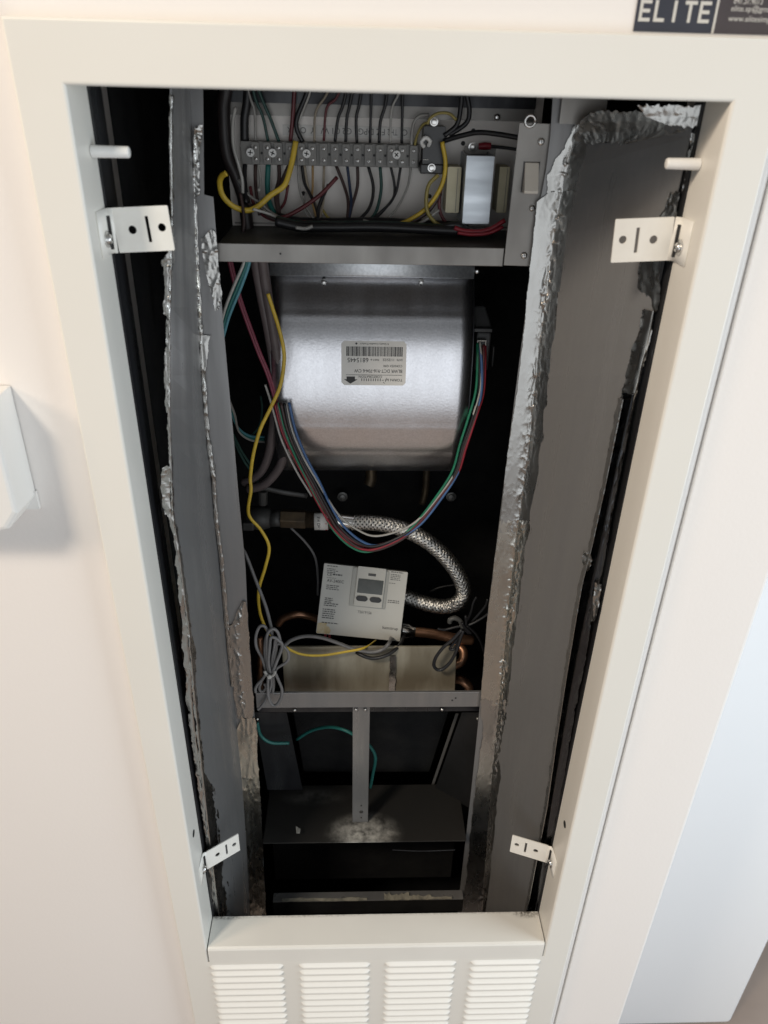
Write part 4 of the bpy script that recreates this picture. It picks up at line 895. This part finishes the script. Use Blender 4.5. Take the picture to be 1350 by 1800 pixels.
# ---- bundle of grey cable tied in the middle
bd = thing('cable_bundle', P(475,1240,0.148), 'grey cable coiled and tied into a bundle at left below the meter', 'cable bundle')
def cz(pts, Y): return smooth_path([P(420+x/9.643, 1080+y/9.643, Y) for x, y in pts], 7)
knot = (520,1040)
loops = [([(470,1000),(400,760),(300,560),(285,380),(340,220),(410,190),(470,240),(500,330)], .192), ([(505,1010),(480,800),(470,500),(490,320),(570,245),(650,290),(690,400),(700,480)], .188),
 ([(540,1000),(500,820),(520,560),(540,400),(600,390),(660,430),(730,500),(720,600),(640,800),(570,980)], .186), ([(560,1000),(560,800),(600,560),(620,420),(640,520),(600,760),(545,960)], .190),
 ([(590,990),(660,900),(790,820),(845,740),(835,640),(780,560),(700,500),(650,500)], .189), ([(520,1000),(450,760),(445,500),(480,340),(560,300)], .194), ([(545,1010),(620,850),(700,640),(735,520)], .187),
 ([(450,1020),(400,1100),(320,1180),(280,1260),(285,1320)], .190), ([(500,1060),(490,1200),(500,1400),(560,1530),(640,1530),(710,1420),(730,1280),(680,1140),(620,1000)], .186),
 ([(545,1060),(550,1180),(500,1340),(440,1480),(360,1580),(320,1610)], .190), ([(580,1050),(590,1180),(575,1320)], .191), ([(400,1080),(370,1160),(345,1240),(370,1300),(430,1290),(460,1230),(430,1170)], .195)]
for pts, Y in loops: MB().tube(cz(pts, Y-0.041), 0.00185, 8).build('cable_loop', WM['cable'], bd, smooth=True)
MB().tube(cz([(430,960),(470,1020),(530,1050),(590,1020),(615,960)], .143), 0.0020, 8).build('tie', WM['grey'], bd, smooth=True)
MB().lathe(P(420+518/9.643,1080+1048/9.643,.141), (0,-1,0), [(0,0.0028),(0.002,0.0028),(0.003,0.0016)], 12).build('tie_knot', WM['white'], bd, auto=40)

# ================================================================== PLUMBING
# braided hose
hp = smooth_path([P(x, y, Y) for x, y, Y in ((618,918,.286),(655,919,.285),(692,925,.283),(728,938,.281),(760,958,.278),(788,985,.275),(808,1015,.272),(815,1040,.270),(806,1058,.268),(784,1066,.276),(752,1062,.284),(715,1049,.294),(690,1040,.302))], 16)
ho = thing('braided_hose', hp[0], 'stainless braided hose curving from the valve round behind the meter', 'hose')
HR = 0.0098
MB().tube(hp, HR*0.90, 16).build('inner_tube', mat('hose_core', (0.03,0.03,0.03), 0.6, 0.3), ho, smooth=True)
frm = frames(hp); L_ = [0]
for a, b_ in zip(hp, hp[1:]): L_.append(L_[-1] + (b_-a).length)
br = MB(); NS = 9; turn = 0.050; nst = 260
def at_len(s):
    for i in range(len(L_)-1):
        if s <= L_[i+1] or i == len(L_)-2:
            t = (s-L_[i])/(L_[i+1]-L_[i]); A, B = frm[i], frm[i+1]
            n = A[1].lerp(B[1], t).normalized(); b2 = A[2].lerp(B[2], t).normalized(); return hp[i].lerp(hp[i+1], t), n, b2
cache = [at_len(L_[-1]*i/nst) for i in range(nst+1)]
for dr in (1, -1):
    for j in range(NS):
        for strand in (-1, 0, 1):
            vs = []
            for i in range(nst+1):
                s = L_[-1]*i/nst; ph = 2*math.pi*(j/NS + dr*s/turn); p, n, b2 = cache[i]
                rad = HR + dr*0.0004*math.sin(NS*2*math.pi*s/turn + (math.pi if j % 2 else 0))*1.0
                for e in (-1, 0, 1):
                    an = ph + (strand*0.135 + e*0.060)
                    vs.append(p + (n*math.cos(an) + b2*math.sin(an))*(rad + (0.0003 if e == 0 else 0)))
            br.add(vs, [(i*3+k, i*3+k+1, (i+1)*3+k+1, (i+1)*3+k) for i in range(nst) for k in range(2)])
o = br.build('braid', STEEL, ho, smooth=True); o['kind'] = 'stuff'
a, b_ = P(588,914,.288), P(623,918,.286)
MB().tube([a, a.lerp(b_,.08), a.lerp(b_,.1), a.lerp(b_,.92), b_], [.0088,.0092,.0102,.0102,.0096], 24).build('ferrule', FERR, ho, auto=40)
# brass fitting, tag and valve
fit = thing('brass_fitting', P(520,915,.29), 'tarnished brass fitting joining the valve to the braided hose', 'pipe fitting')
a, b_ = P(494,911,.292), P(538,913,.290); MB().tube([a,b_], .0125, 6).build('hex_body', BRASS, fit, bevel=0.001)
m_ = MB(); a, b_ = P(538,913,.290), P(553,913.5,.289); pts = []; rad = []
for i in range(13): pts.append(a.lerp(b_, i/12)); rad.append(.0095 if i % 2 else .0112)
m_.tube(pts, rad, 20); m_.build('thread', BRASS, fit, auto=30)
a, b_ = P(552,913.5,.289), P(590,914,.288); MB().tube([a,b_], .0118, 6).build('nut', BRASS, fit, bevel=0.001)
tg = thing('paper_tag', P(566,914,.275), 'white paper tag with black and red print wrapped on the brass nut', 'tag')
m_ = MB(); a, b_ = P(553,914,.2885), P(577,914,.2883); R0 = .0128; G = []
for i in range(2):
    c0 = (a, b_)[i]; G.append([c0 + V((0, -R0*math.cos(t_), R0*math.sin(t_))) for t_ in [(-1.35+2.7*k/12) for k in range(13)]])
m_.grid(G).build('sheet', PAPER, tg, smooth=True, solid=0.0003)
def tagp(u, v):   # u along the pipe 0..1, v around
    c0 = a.lerp(b_, u); t_ = -0.9 + 1.8*v; return c0 + V((0, -(R0+0.0005)*math.cos(t_), (R0+0.0005)*math.sin(t_)))
m_ = MB(); text(m_, '3/4 Dn - F', lambda x, y: tagp(0.72-y, 0.98-x), 0.0, 0.28, w=0.95, h=0.22); m_.build('print', INK, tg)['kind'] = 'stuff'
m_ = MB(); bars(m_, tagp, 0.80, 0.05, 0.14, 0.55); m_.build('red_mark', REDINK, tg)
vl = thing('ball_valve', P(450,930,.30), 'dark valve body in the shade behind the left flange', 'valve')
a, b_ = P(476,912,.296), P(496,911,.293); MB().tube([a,b_],.0105,16).build('neck', VALVE, vl, smooth=True)
m_ = MB(); m_.lathe(P(458,910,.298), (1,0,-0.02), [(-.018,.008),(-.012,.014),(0,.0165),(.012,.013),(.016,.009)], 20); m_.build('body', VALVE, vl, auto=40)
a, b_ = P(462,885,.285), P(462,862,.283); MB().tube([a,b_],.006,12).build('stem', VALVE, vl)
m_ = MB(); m_.tube(smooth_path([P(438,862,.275),P(460,858,.275),P(500,866,.275),P(540,872,.28)],5),.0035,8,0.5,up=(0,1,0)); m_.build('lever', VALVE, vl, smooth=True)
box_px(426,920,446,934,.28,.02,'bonnet',VALVE,vl,.002)
# copper pipes
def pipe(pts, r, label, m=COPPER, cat='pipe', name='copper_pipe', group='copper pipes'):
    return single(name, MB().tube(smooth_path([P(*p) for p in pts], 8), r, 18), m, label, cat, group, smooth=True)
cp = thing('copper_pipe', P(760,1115,.27), 'bright copper pipe leaving the right side of the meter', 'pipe', 'copper pipes')
MB().tube(smooth_path([P(722,1110,.262),P(760,1114,.262),P(800,1122,.262),P(830,1126,.265)],8), .0068, 18).build('tube', COPPER, cp, smooth=True)
MB().tube([P(706,1108,.262),P(716,1109,.262),P(722,1110,.262),P(728,1111,.262)], [.011,.011,.009,.008], 18).build('union_nut', FERR, cp, auto=40)
pipe([(488,1098,.28),(500,1086,.28),(525,1080,.28),(552,1086,.282),(580,1098,.284)], .0052, 'dim copper pipe bending behind the left of the meter')
pipe([(776,1168,.25),(796,1170,.248),(812,1162,.250),(814,1144,.258),(800,1132,.268)], .006, 'small copper elbow above the right end of the coil cover')
pipe([(806,1236,.235),(822,1226,.232),(824,1208,.232),(812,1196,.236),(800,1194,.245)], .0062, 'copper return bend low at the right end of the coil cover')
pipe([(456,1120,.24),(458,1150,.235),(457,1185,.235),(458,1215,.24)], .0045, 'dull copper tube behind the cable bundle')
for px, py, lab in ((602,873,'left round bolt head in the dark behind the hose'),(793,873,'right round bolt head in the dark behind the hose')):
    s_ = MB(); s_.lathe(P(px,py,.47), (0,-1,0), [(0,.0078),(.001,.0078),(.002,.0055),(.004,.005),(.005,.003)], 18); single('bolt_head', s_, mat('dull_bolt', (.32,.32,.31), .5, .7), lab, 'bolt', 'bolts in the back wall', auto=40)
s_ = MB(); s_.tube(smooth_path([P(652,815,.40),P(652,842,.39),P(648,852,.388)],5),.008,12); single('drain_stub', s_, BRASS, 'dim brass stub just under the blower', 'pipe stub', smooth=True)
s_ = MB(); s_.tube(smooth_path([P(742,885,.45),P(748,860,.45),P(750,820,.45)],5),.0055,12); single('riser_pipe', s_, BRASS, 'dim brown pipe in the dark right of the brass stub', 'pipe', smooth=True)

# black leads at right
bk = thing('black_cable_tangle', P(800,1170,.22), 'black cable looped and tied at right of the meter', 'cable tangle')
def cq(pts, Y): return smooth_path([P(700+x/7.5, 1020+y/7.5, Y) for x, y in pts], 7)
for pts, Y, r in (([(840,650),(720,780),(600,880),(500,1010),(470,1120),(520,1180),(600,1160),(700,1060),(780,900),(820,760),(860,660)], .186, .0022), ([(850,690),(760,800),(680,900),(740,900),(800,780)], .190, .0018),
                  ([(1210,420),(1120,490),(1000,560),(900,600)], .225, .0018), ([(1180,250),(1150,340),(1050,460),(930,590)], .230, .0016), ([(900,600),(1000,680),(1080,800),(1140,970),(1170,1060)], .222, .0017),
                  ([(1030,220),(990,300),(960,420),(900,560)], .235, .0016), ([(520,640),(620,650),(740,620),(850,600)], .228, .0018), ([(890,470),(895,560),(880,640),(930,700)], .222, .0020), ([(840,560),(880,620),(960,700)], .219, .0022)):
    MB().tube(cq(pts, Y), r, 8).build('cable_loop', WM['black'], bk, smooth=True)
m_ = MB().tube(cq([(680,560),(685,520),(740,500),(800,520),(830,560),(850,620)], .224), .0032, 8); m_.build('tie', mat('dull_tie', (.09,.09,.085), .5), bk, smooth=True)
wire('black', .0014, [(755,1040,.33),(775,1032,.33),(800,1028,.33)], 'faint thin dark wire inside the hose bend', 'grey meter cables')

# ================================================================== ENERGY METER
TL = P(570, 990, 0.270); mu = P(717, 1006, 0.270) - TL; MW = mu.length; mu = mu.normalized()
mv = P(547, 1112, 0.226) - TL; mv = mv - mu*mv.dot(mu); MH = mv.length; mv = mv.normalized(); mn = mu.cross(mv)
if mn.y > 0: mn = -mn
def mp_(off): return lambda a, b: TL + mu*(a*MW) + mv*(MH - b*MH) + mn*off      # a right, b up, both 0..1
mt = thing('energy_meter', TL + mu*MW/2 + mv*MH, 'off-white energy meter with small screen and two buttons, amber stain in one corner', 'meter')
def mplate(x0, y0, x1, y1, z0, z1, r, name, m, par, bev=0.0006):
    f = mp_(0); return MB().plate(rrect(x0*MW, y0*MH, x1*MW, y1*MH, r, 4), [], TL + mv*MH + mn*z1, mu, -mv, mn, z1-z0).build(name, m, par, bevel=bev)
body = mplate(0, 0, 1, 1, -0.018, 0.0, 0.0012, 'cover', METERW, mt, 0.001)
mplate(0.03, 0.02, 0.985, 0.975, -0.034, -0.0184, 0.002, 'base', MOTOR, mt)
bz = mplate(0.345, 0.44, 0.775, 0.985, 0.0002, 0.0016, 0.0008, 'bezel', BEZEL, mt, 0.0006)
pa = mplate(0.40, 0.452, 0.735, 1.015, 0.0017, 0.0042, 0.0012, 'display_housing', METERW, mt, 0.0008)
mplate(0.42, 0.64, 0.735-0.015, 0.845, 0.0043, 0.0046, 0.0006, 'screen', SCREEN, mt, 0)
for x0_, x1_ in ((0.415,0.555),(0.578,0.718)): mplate(x0_, 0.525, x1_, 0.602, 0.0043, 0.0052, 0.0040, 'button', BLK, mt, 0.0003)
mplate(0.53, 0.895, 0.62, 0.93, 0.0043, 0.0047, 0.0003, 'latch', MOTOR, mt, 0)
pf = mp_(0.0003); m_ = MB(); mg = MB()
me_ = MB(); text(me_, 'AV-2400C', pf, 0.055, 0.742, w=0.20, h=0.042)
me_.build('model_lettering', INK, body)
me_ = MB(); text(me_, 'CE', pf, 0.05, 0.83, w=0.055, h=0.04); me_.build('approval_mark', INK, body)
text(mg, '72619156', pf, 0.46, 0.345, w=0.165, h=0.037)
text(m_, 'kamstrup', pf, 0.775, 0.142, w=0.185, h=0.056)
rng = random.Random(3)
def lines(x, y, n, w_, dy, h_):
    for i in range(n):
        xx = x; end = x + w_*(0.75+0.25*rng.random())
        while xx < end:
            l = 0.012 + 0.028*rng.random(); bars(mg, pf, xx, y - i*dy, min(l, end-xx), h_); xx += l + 0.007
lines(0.04, 0.965, 1, 0.15, .03, .012); lines(0.04, 0.925, 3, 0.13, .025, .010); lines(0.115, 0.845, 1, 0.12, .03, .02); lines(0.05, 0.80, 1, .13, .02, .006)
lines(0.055, 0.69, 3, 0.16, .026, .011); lines(0.055, 0.505, 3, .10, .026, .013); lines(0.05, 0.43, 2, .18, .028, .014); lines(0.045, 0.345, 5, .17, .030, .014); lines(0.05, 0.155, 1, .22, .03, .014)
lines(0.80, 0.975, 1, 0.17, .03, .012); lines(0.80, 0.94, 4, .13, .024, .010); lines(0.79, 0.815, 1, .09, .02, .008); lines(0.80, 0.565, 2, .15, .026, .012)
mg.build('fine_print', INKG, body)['kind'] = 'stuff'; m_.build('maker_lettering', INK, body)
sp = [(0.0,0.0),(0.15,0.0),(0.165,0.05),(0.14,0.10),(0.10,0.125),(0.12,0.15),(0.05,0.155),(0.0,0.14)]
st_ = MB(); st_.add([mp_(0.00018)(a+0.004, b+0.005) for a, b in sp], [tuple(range(len(sp)))]); st_.build('stain', STAIN, body)
mplate(0.972, 0.015, 0.982, 0.024, 0.0002, 0.0005, 0.0003, 'pin_hole', INK, mt, 0)
for a_ in (0.115, 0.165):
    p = TL + mu*(a_*MW) + mv*(MH+0.002) - mn*0.010; MB().lathe(p, mv, [(-.001,.0018),(.005,.0018),(.006,.0010)], 10).build('seal_pin', WM['red'], mt)

# ================================================================== LOWER PART OF THE CABINET
cc = thing('coil_cover', (0.2, 0.2, -0.72), 'stained cream cover plate of the coil under the meter', 'cover plate')
CV = mat('stained_cream', (0.36, 0.33, 0.26), 0.55, col2=(0.20, 0.172, 0.122), scale=7, stretch=(4.5,1,1.1), thr=(0.36,0.60), detail=5)
m_ = MB(); q = [(0.0885,-0.715),(0.3135,-0.715),(0.3095,-0.6150),(0.0885,-0.6145)]
m_.plate(q, [], V((0,0.200,0)), (1,0,0), (0,0,1), (0,-1,0), 0.003).build('plate', CV, cc, bevel=0.0008)
m_ = MB(); xm = P(690,1180,.199).x
G = [[V((xm + (k-2)*0.0024*(0.8+0.4*noise.noise(V((i*.4,k,2)))), 0.1985-0.001*abs(noise.noise(V((i*.9,k*1.3,0))))-0.0004, -0.628-0.09*i/24)) for k in range(5)] for i in range(25)]
m_.grid(G).build('foil_seam', FOIL, cc, smooth=True)
lf = thing('lower_frame', (0.2, 0.16, -0.92), 'grey cross bar with centre strap standing on a dark shelf below the coil', 'bracket frame')
zt = P(640,1217,.156).z; zb2 = P(640,1243,.156).z
bar = MB().box((0.0585, 0.1555, zb2), (0.3435, 0.1569, zt)).build('cross_bar', SHEET, lf, bevel=0.0005)
MB().box((0.0590, 0.157, zt-0.0012), (0.3430, 0.1585, zt)).build('bar_top', SHEET, lf)
zl = P(640,1251,.166).z
MB().box((0.0585, 0.166, zl), (0.3435, 0.1672, zb2+0.004)).build('bar_lip', DARKSH, lf)
for px, py in ((626,1247),(642,1247),(518,1248),(777,1247),(840,1263),(452,1264)):
    s_ = MB(); screw_head(s_, P(px,py,.1635), (0,-1,0), .0022, .0018); s_.build('screw', SCREW, lf, auto=40)
for px, py in ((795,1231),(801,1227)):
    MB().cyl(P(px,py,.1555)+V((0,.0002,0)), P(px,py,.1555)-V((0,.0003,0)), .0012, 10).build('hole', RECESS, lf)
ZS = -0.9036
xs0, xs1 = P(620,1250,.169).x, P(650,1250,.169).x
MB().box((xs0, 0.1645, ZS+0.0006), (xs1, 0.1658, zb2+0.001)).build('strap', SHEET, lf, bevel=0.0004)
for py, r in ((1427,.0026),(1416,.001),(1437,.001)):
    s_ = MB(); screw_head(s_, P(635,py,.1643), (0,-1,0), r, .0012); s_.build('rivet', SHELFM, lf, auto=40)
ddx = P(637,1440,.165).x - 0.2
SHELFD = maskmix('dusty_dark_shelf', (0.016, 0.015, 0.0135), (0.6, 0.585, 0.54), 0.65, [((ddx+0.002, -0.013, 0.0164), (0.060, 0.040, 0.02), 0.9), ((ddx-0.003, -0.016, 0.0164), (0.030, 0.015, 0.02), 1.2), ((ddx+0.03, -0.014, 0.0164), (0.03, 0.012, 0.02), 0.6), ((ddx-0.07, 0.05, 0.0164), (0.06, 0.02, 0.02), 0.12)], 60, 0.1, gain=1.15)
sh = MB().box((0.0555, 0.1330, ZS-0.0015), (0.336, 0.230, ZS)).build('shelf', SHELFD, lf, bevel=0.0006)
MB().box((0.0555, 0.215, ZS-0.2), (0.336, 0.2162, ZS-0.002)).build('apron', LINER, lf)
m_ = MB(); pts = smooth_path([P(690,1494,.131),P(740,1496,.131),P(800,1494,.131)],5); m_.tube(pts,.0006,6); m_.build('scratch', DARKSH, lf)
# hopper of dark panels behind the strap
hop = thing('filter_hopper', (0.2, 0.28, ZS), 'dark sloping panels behind the centre strap', 'hopper')
b0, b1, b2_, b3 = P(508,1252,.215), P(800,1254,.215), P(757,1384,.235), P(532,1384,.235)
MB().add([b0+V((0,.03,0)),b1+V((0,.03,0)),b2_+V((0,.03,0)),b3+V((0,.03,0))], [(0,1,2,3)]).build('back_panel', LINER, hop, solid=0.001)
m_ = MB(); e0, e1 = P(801,1254,.214), P(757,1384,.234); m_.add([e0, e0+V((.0042,0,0)), e1+V((.0036,0,0)), e1], [(0,1,2,3)]); m_.build('edge_strip', PLATE, hop, solid=0.001)
m_ = MB(); l0, l1, l2, l3 = P(446,1252,.185), P(504,1252,.195), P(532,1388,.220), P(470,1388,.205); m_.add([l0,l1,l2,l3],[(0,1,2,3)]); m_.build('left_panel', DARKSH, hop, solid=0.001)
m_ = MB(); r0, r1, r2, r3 = P(812,1252,.195), P(846,1252,.18), P(826,1420,.19), P(764,1388,.225); m_.add([r0,r1,r2,r3],[(0,1,2,3)]); m_.build('right_panel', mat('black_sheet', (.035,.035,.037), .4, .4, col2=(.02,.02,.02), scale=12), hop, solid=0.001)
for pts, lab in (([(452,1270,.178),(458,1292,.178),(476,1305,.178),(508,1306,.182)],'teal wire curving in front of the dark left panel below the bar'), ([(521,1300,.232),(548,1284,.22),(578,1278,.2),(605,1283,.185),(630,1296,.180)],'teal wire arching toward the centre strap'), ([(640,1300,.180),(655,1318,.180),(660,1334,.180),(656,1358,.182),(651,1384,.19)],'teal wire reappearing right of the centre strap')):
    wire('teal', .0022, pts, lab, 'teal wires below the cross bar')
# bottom ledge with torn gasket
lz = PZ(640,1568,-1.085)
zl1 = P(640,1566,.15).z
lg = thing('bottom_ledge', (0.2, .15, zl1-.02), 'grey ledge with torn cream gasket at the bottom of the cabinet', 'ledge')
yl0, yl1 = PZ(640,1583,zl1).y, PZ(640,1567,zl1).y
MB().box((0.062, yl0, zl1-.0014), (0.342, yl1, zl1)).build('shelf', SHEET, lg, bevel=.0004)
MB().box((0.062, yl0, zl1-.03), (0.342, yl0+.0012, zl1-.0016)).build('apron', LINER, lg)
m_ = MB(); rng = random.Random(2)
for x0_, x1_, wdt in ((.075,.13,.0025),(.13,.20,.0014),(.17,.19,.003),(.225,.262,.0075),(.262,.295,.004),(.295,.325,.0015)):
    n_ = 10; top = []; bot = []
    for i in range(n_+1):
        x = lerp(x0_, x1_, i/n_); w2 = wdt*(0.6+0.8*rng.random()); top.append(V((x, yl0+.001+w2, zl1+.0022+.0008*rng.random()))); bot.append(V((x, yl0-.0012*rng.random(), zl1+.001)))
    m_.grid([bot, top])
m_.build('gasket', TORN, lg, solid=.0012)
# pale reflection on the shelf, put in as a small grey flake
m_ = MB(); m_.add([P(520,1452,.145),P(528,1457,.145),P(527,1465,.14),P(521,1465,.14)],[(0,1,2,3)]); single('shelf_reflection', m_, SHELF_GLINT, 'pale reflection on the dark shelf at left, made as a small flake', 'painted reflection', solid=.0006)
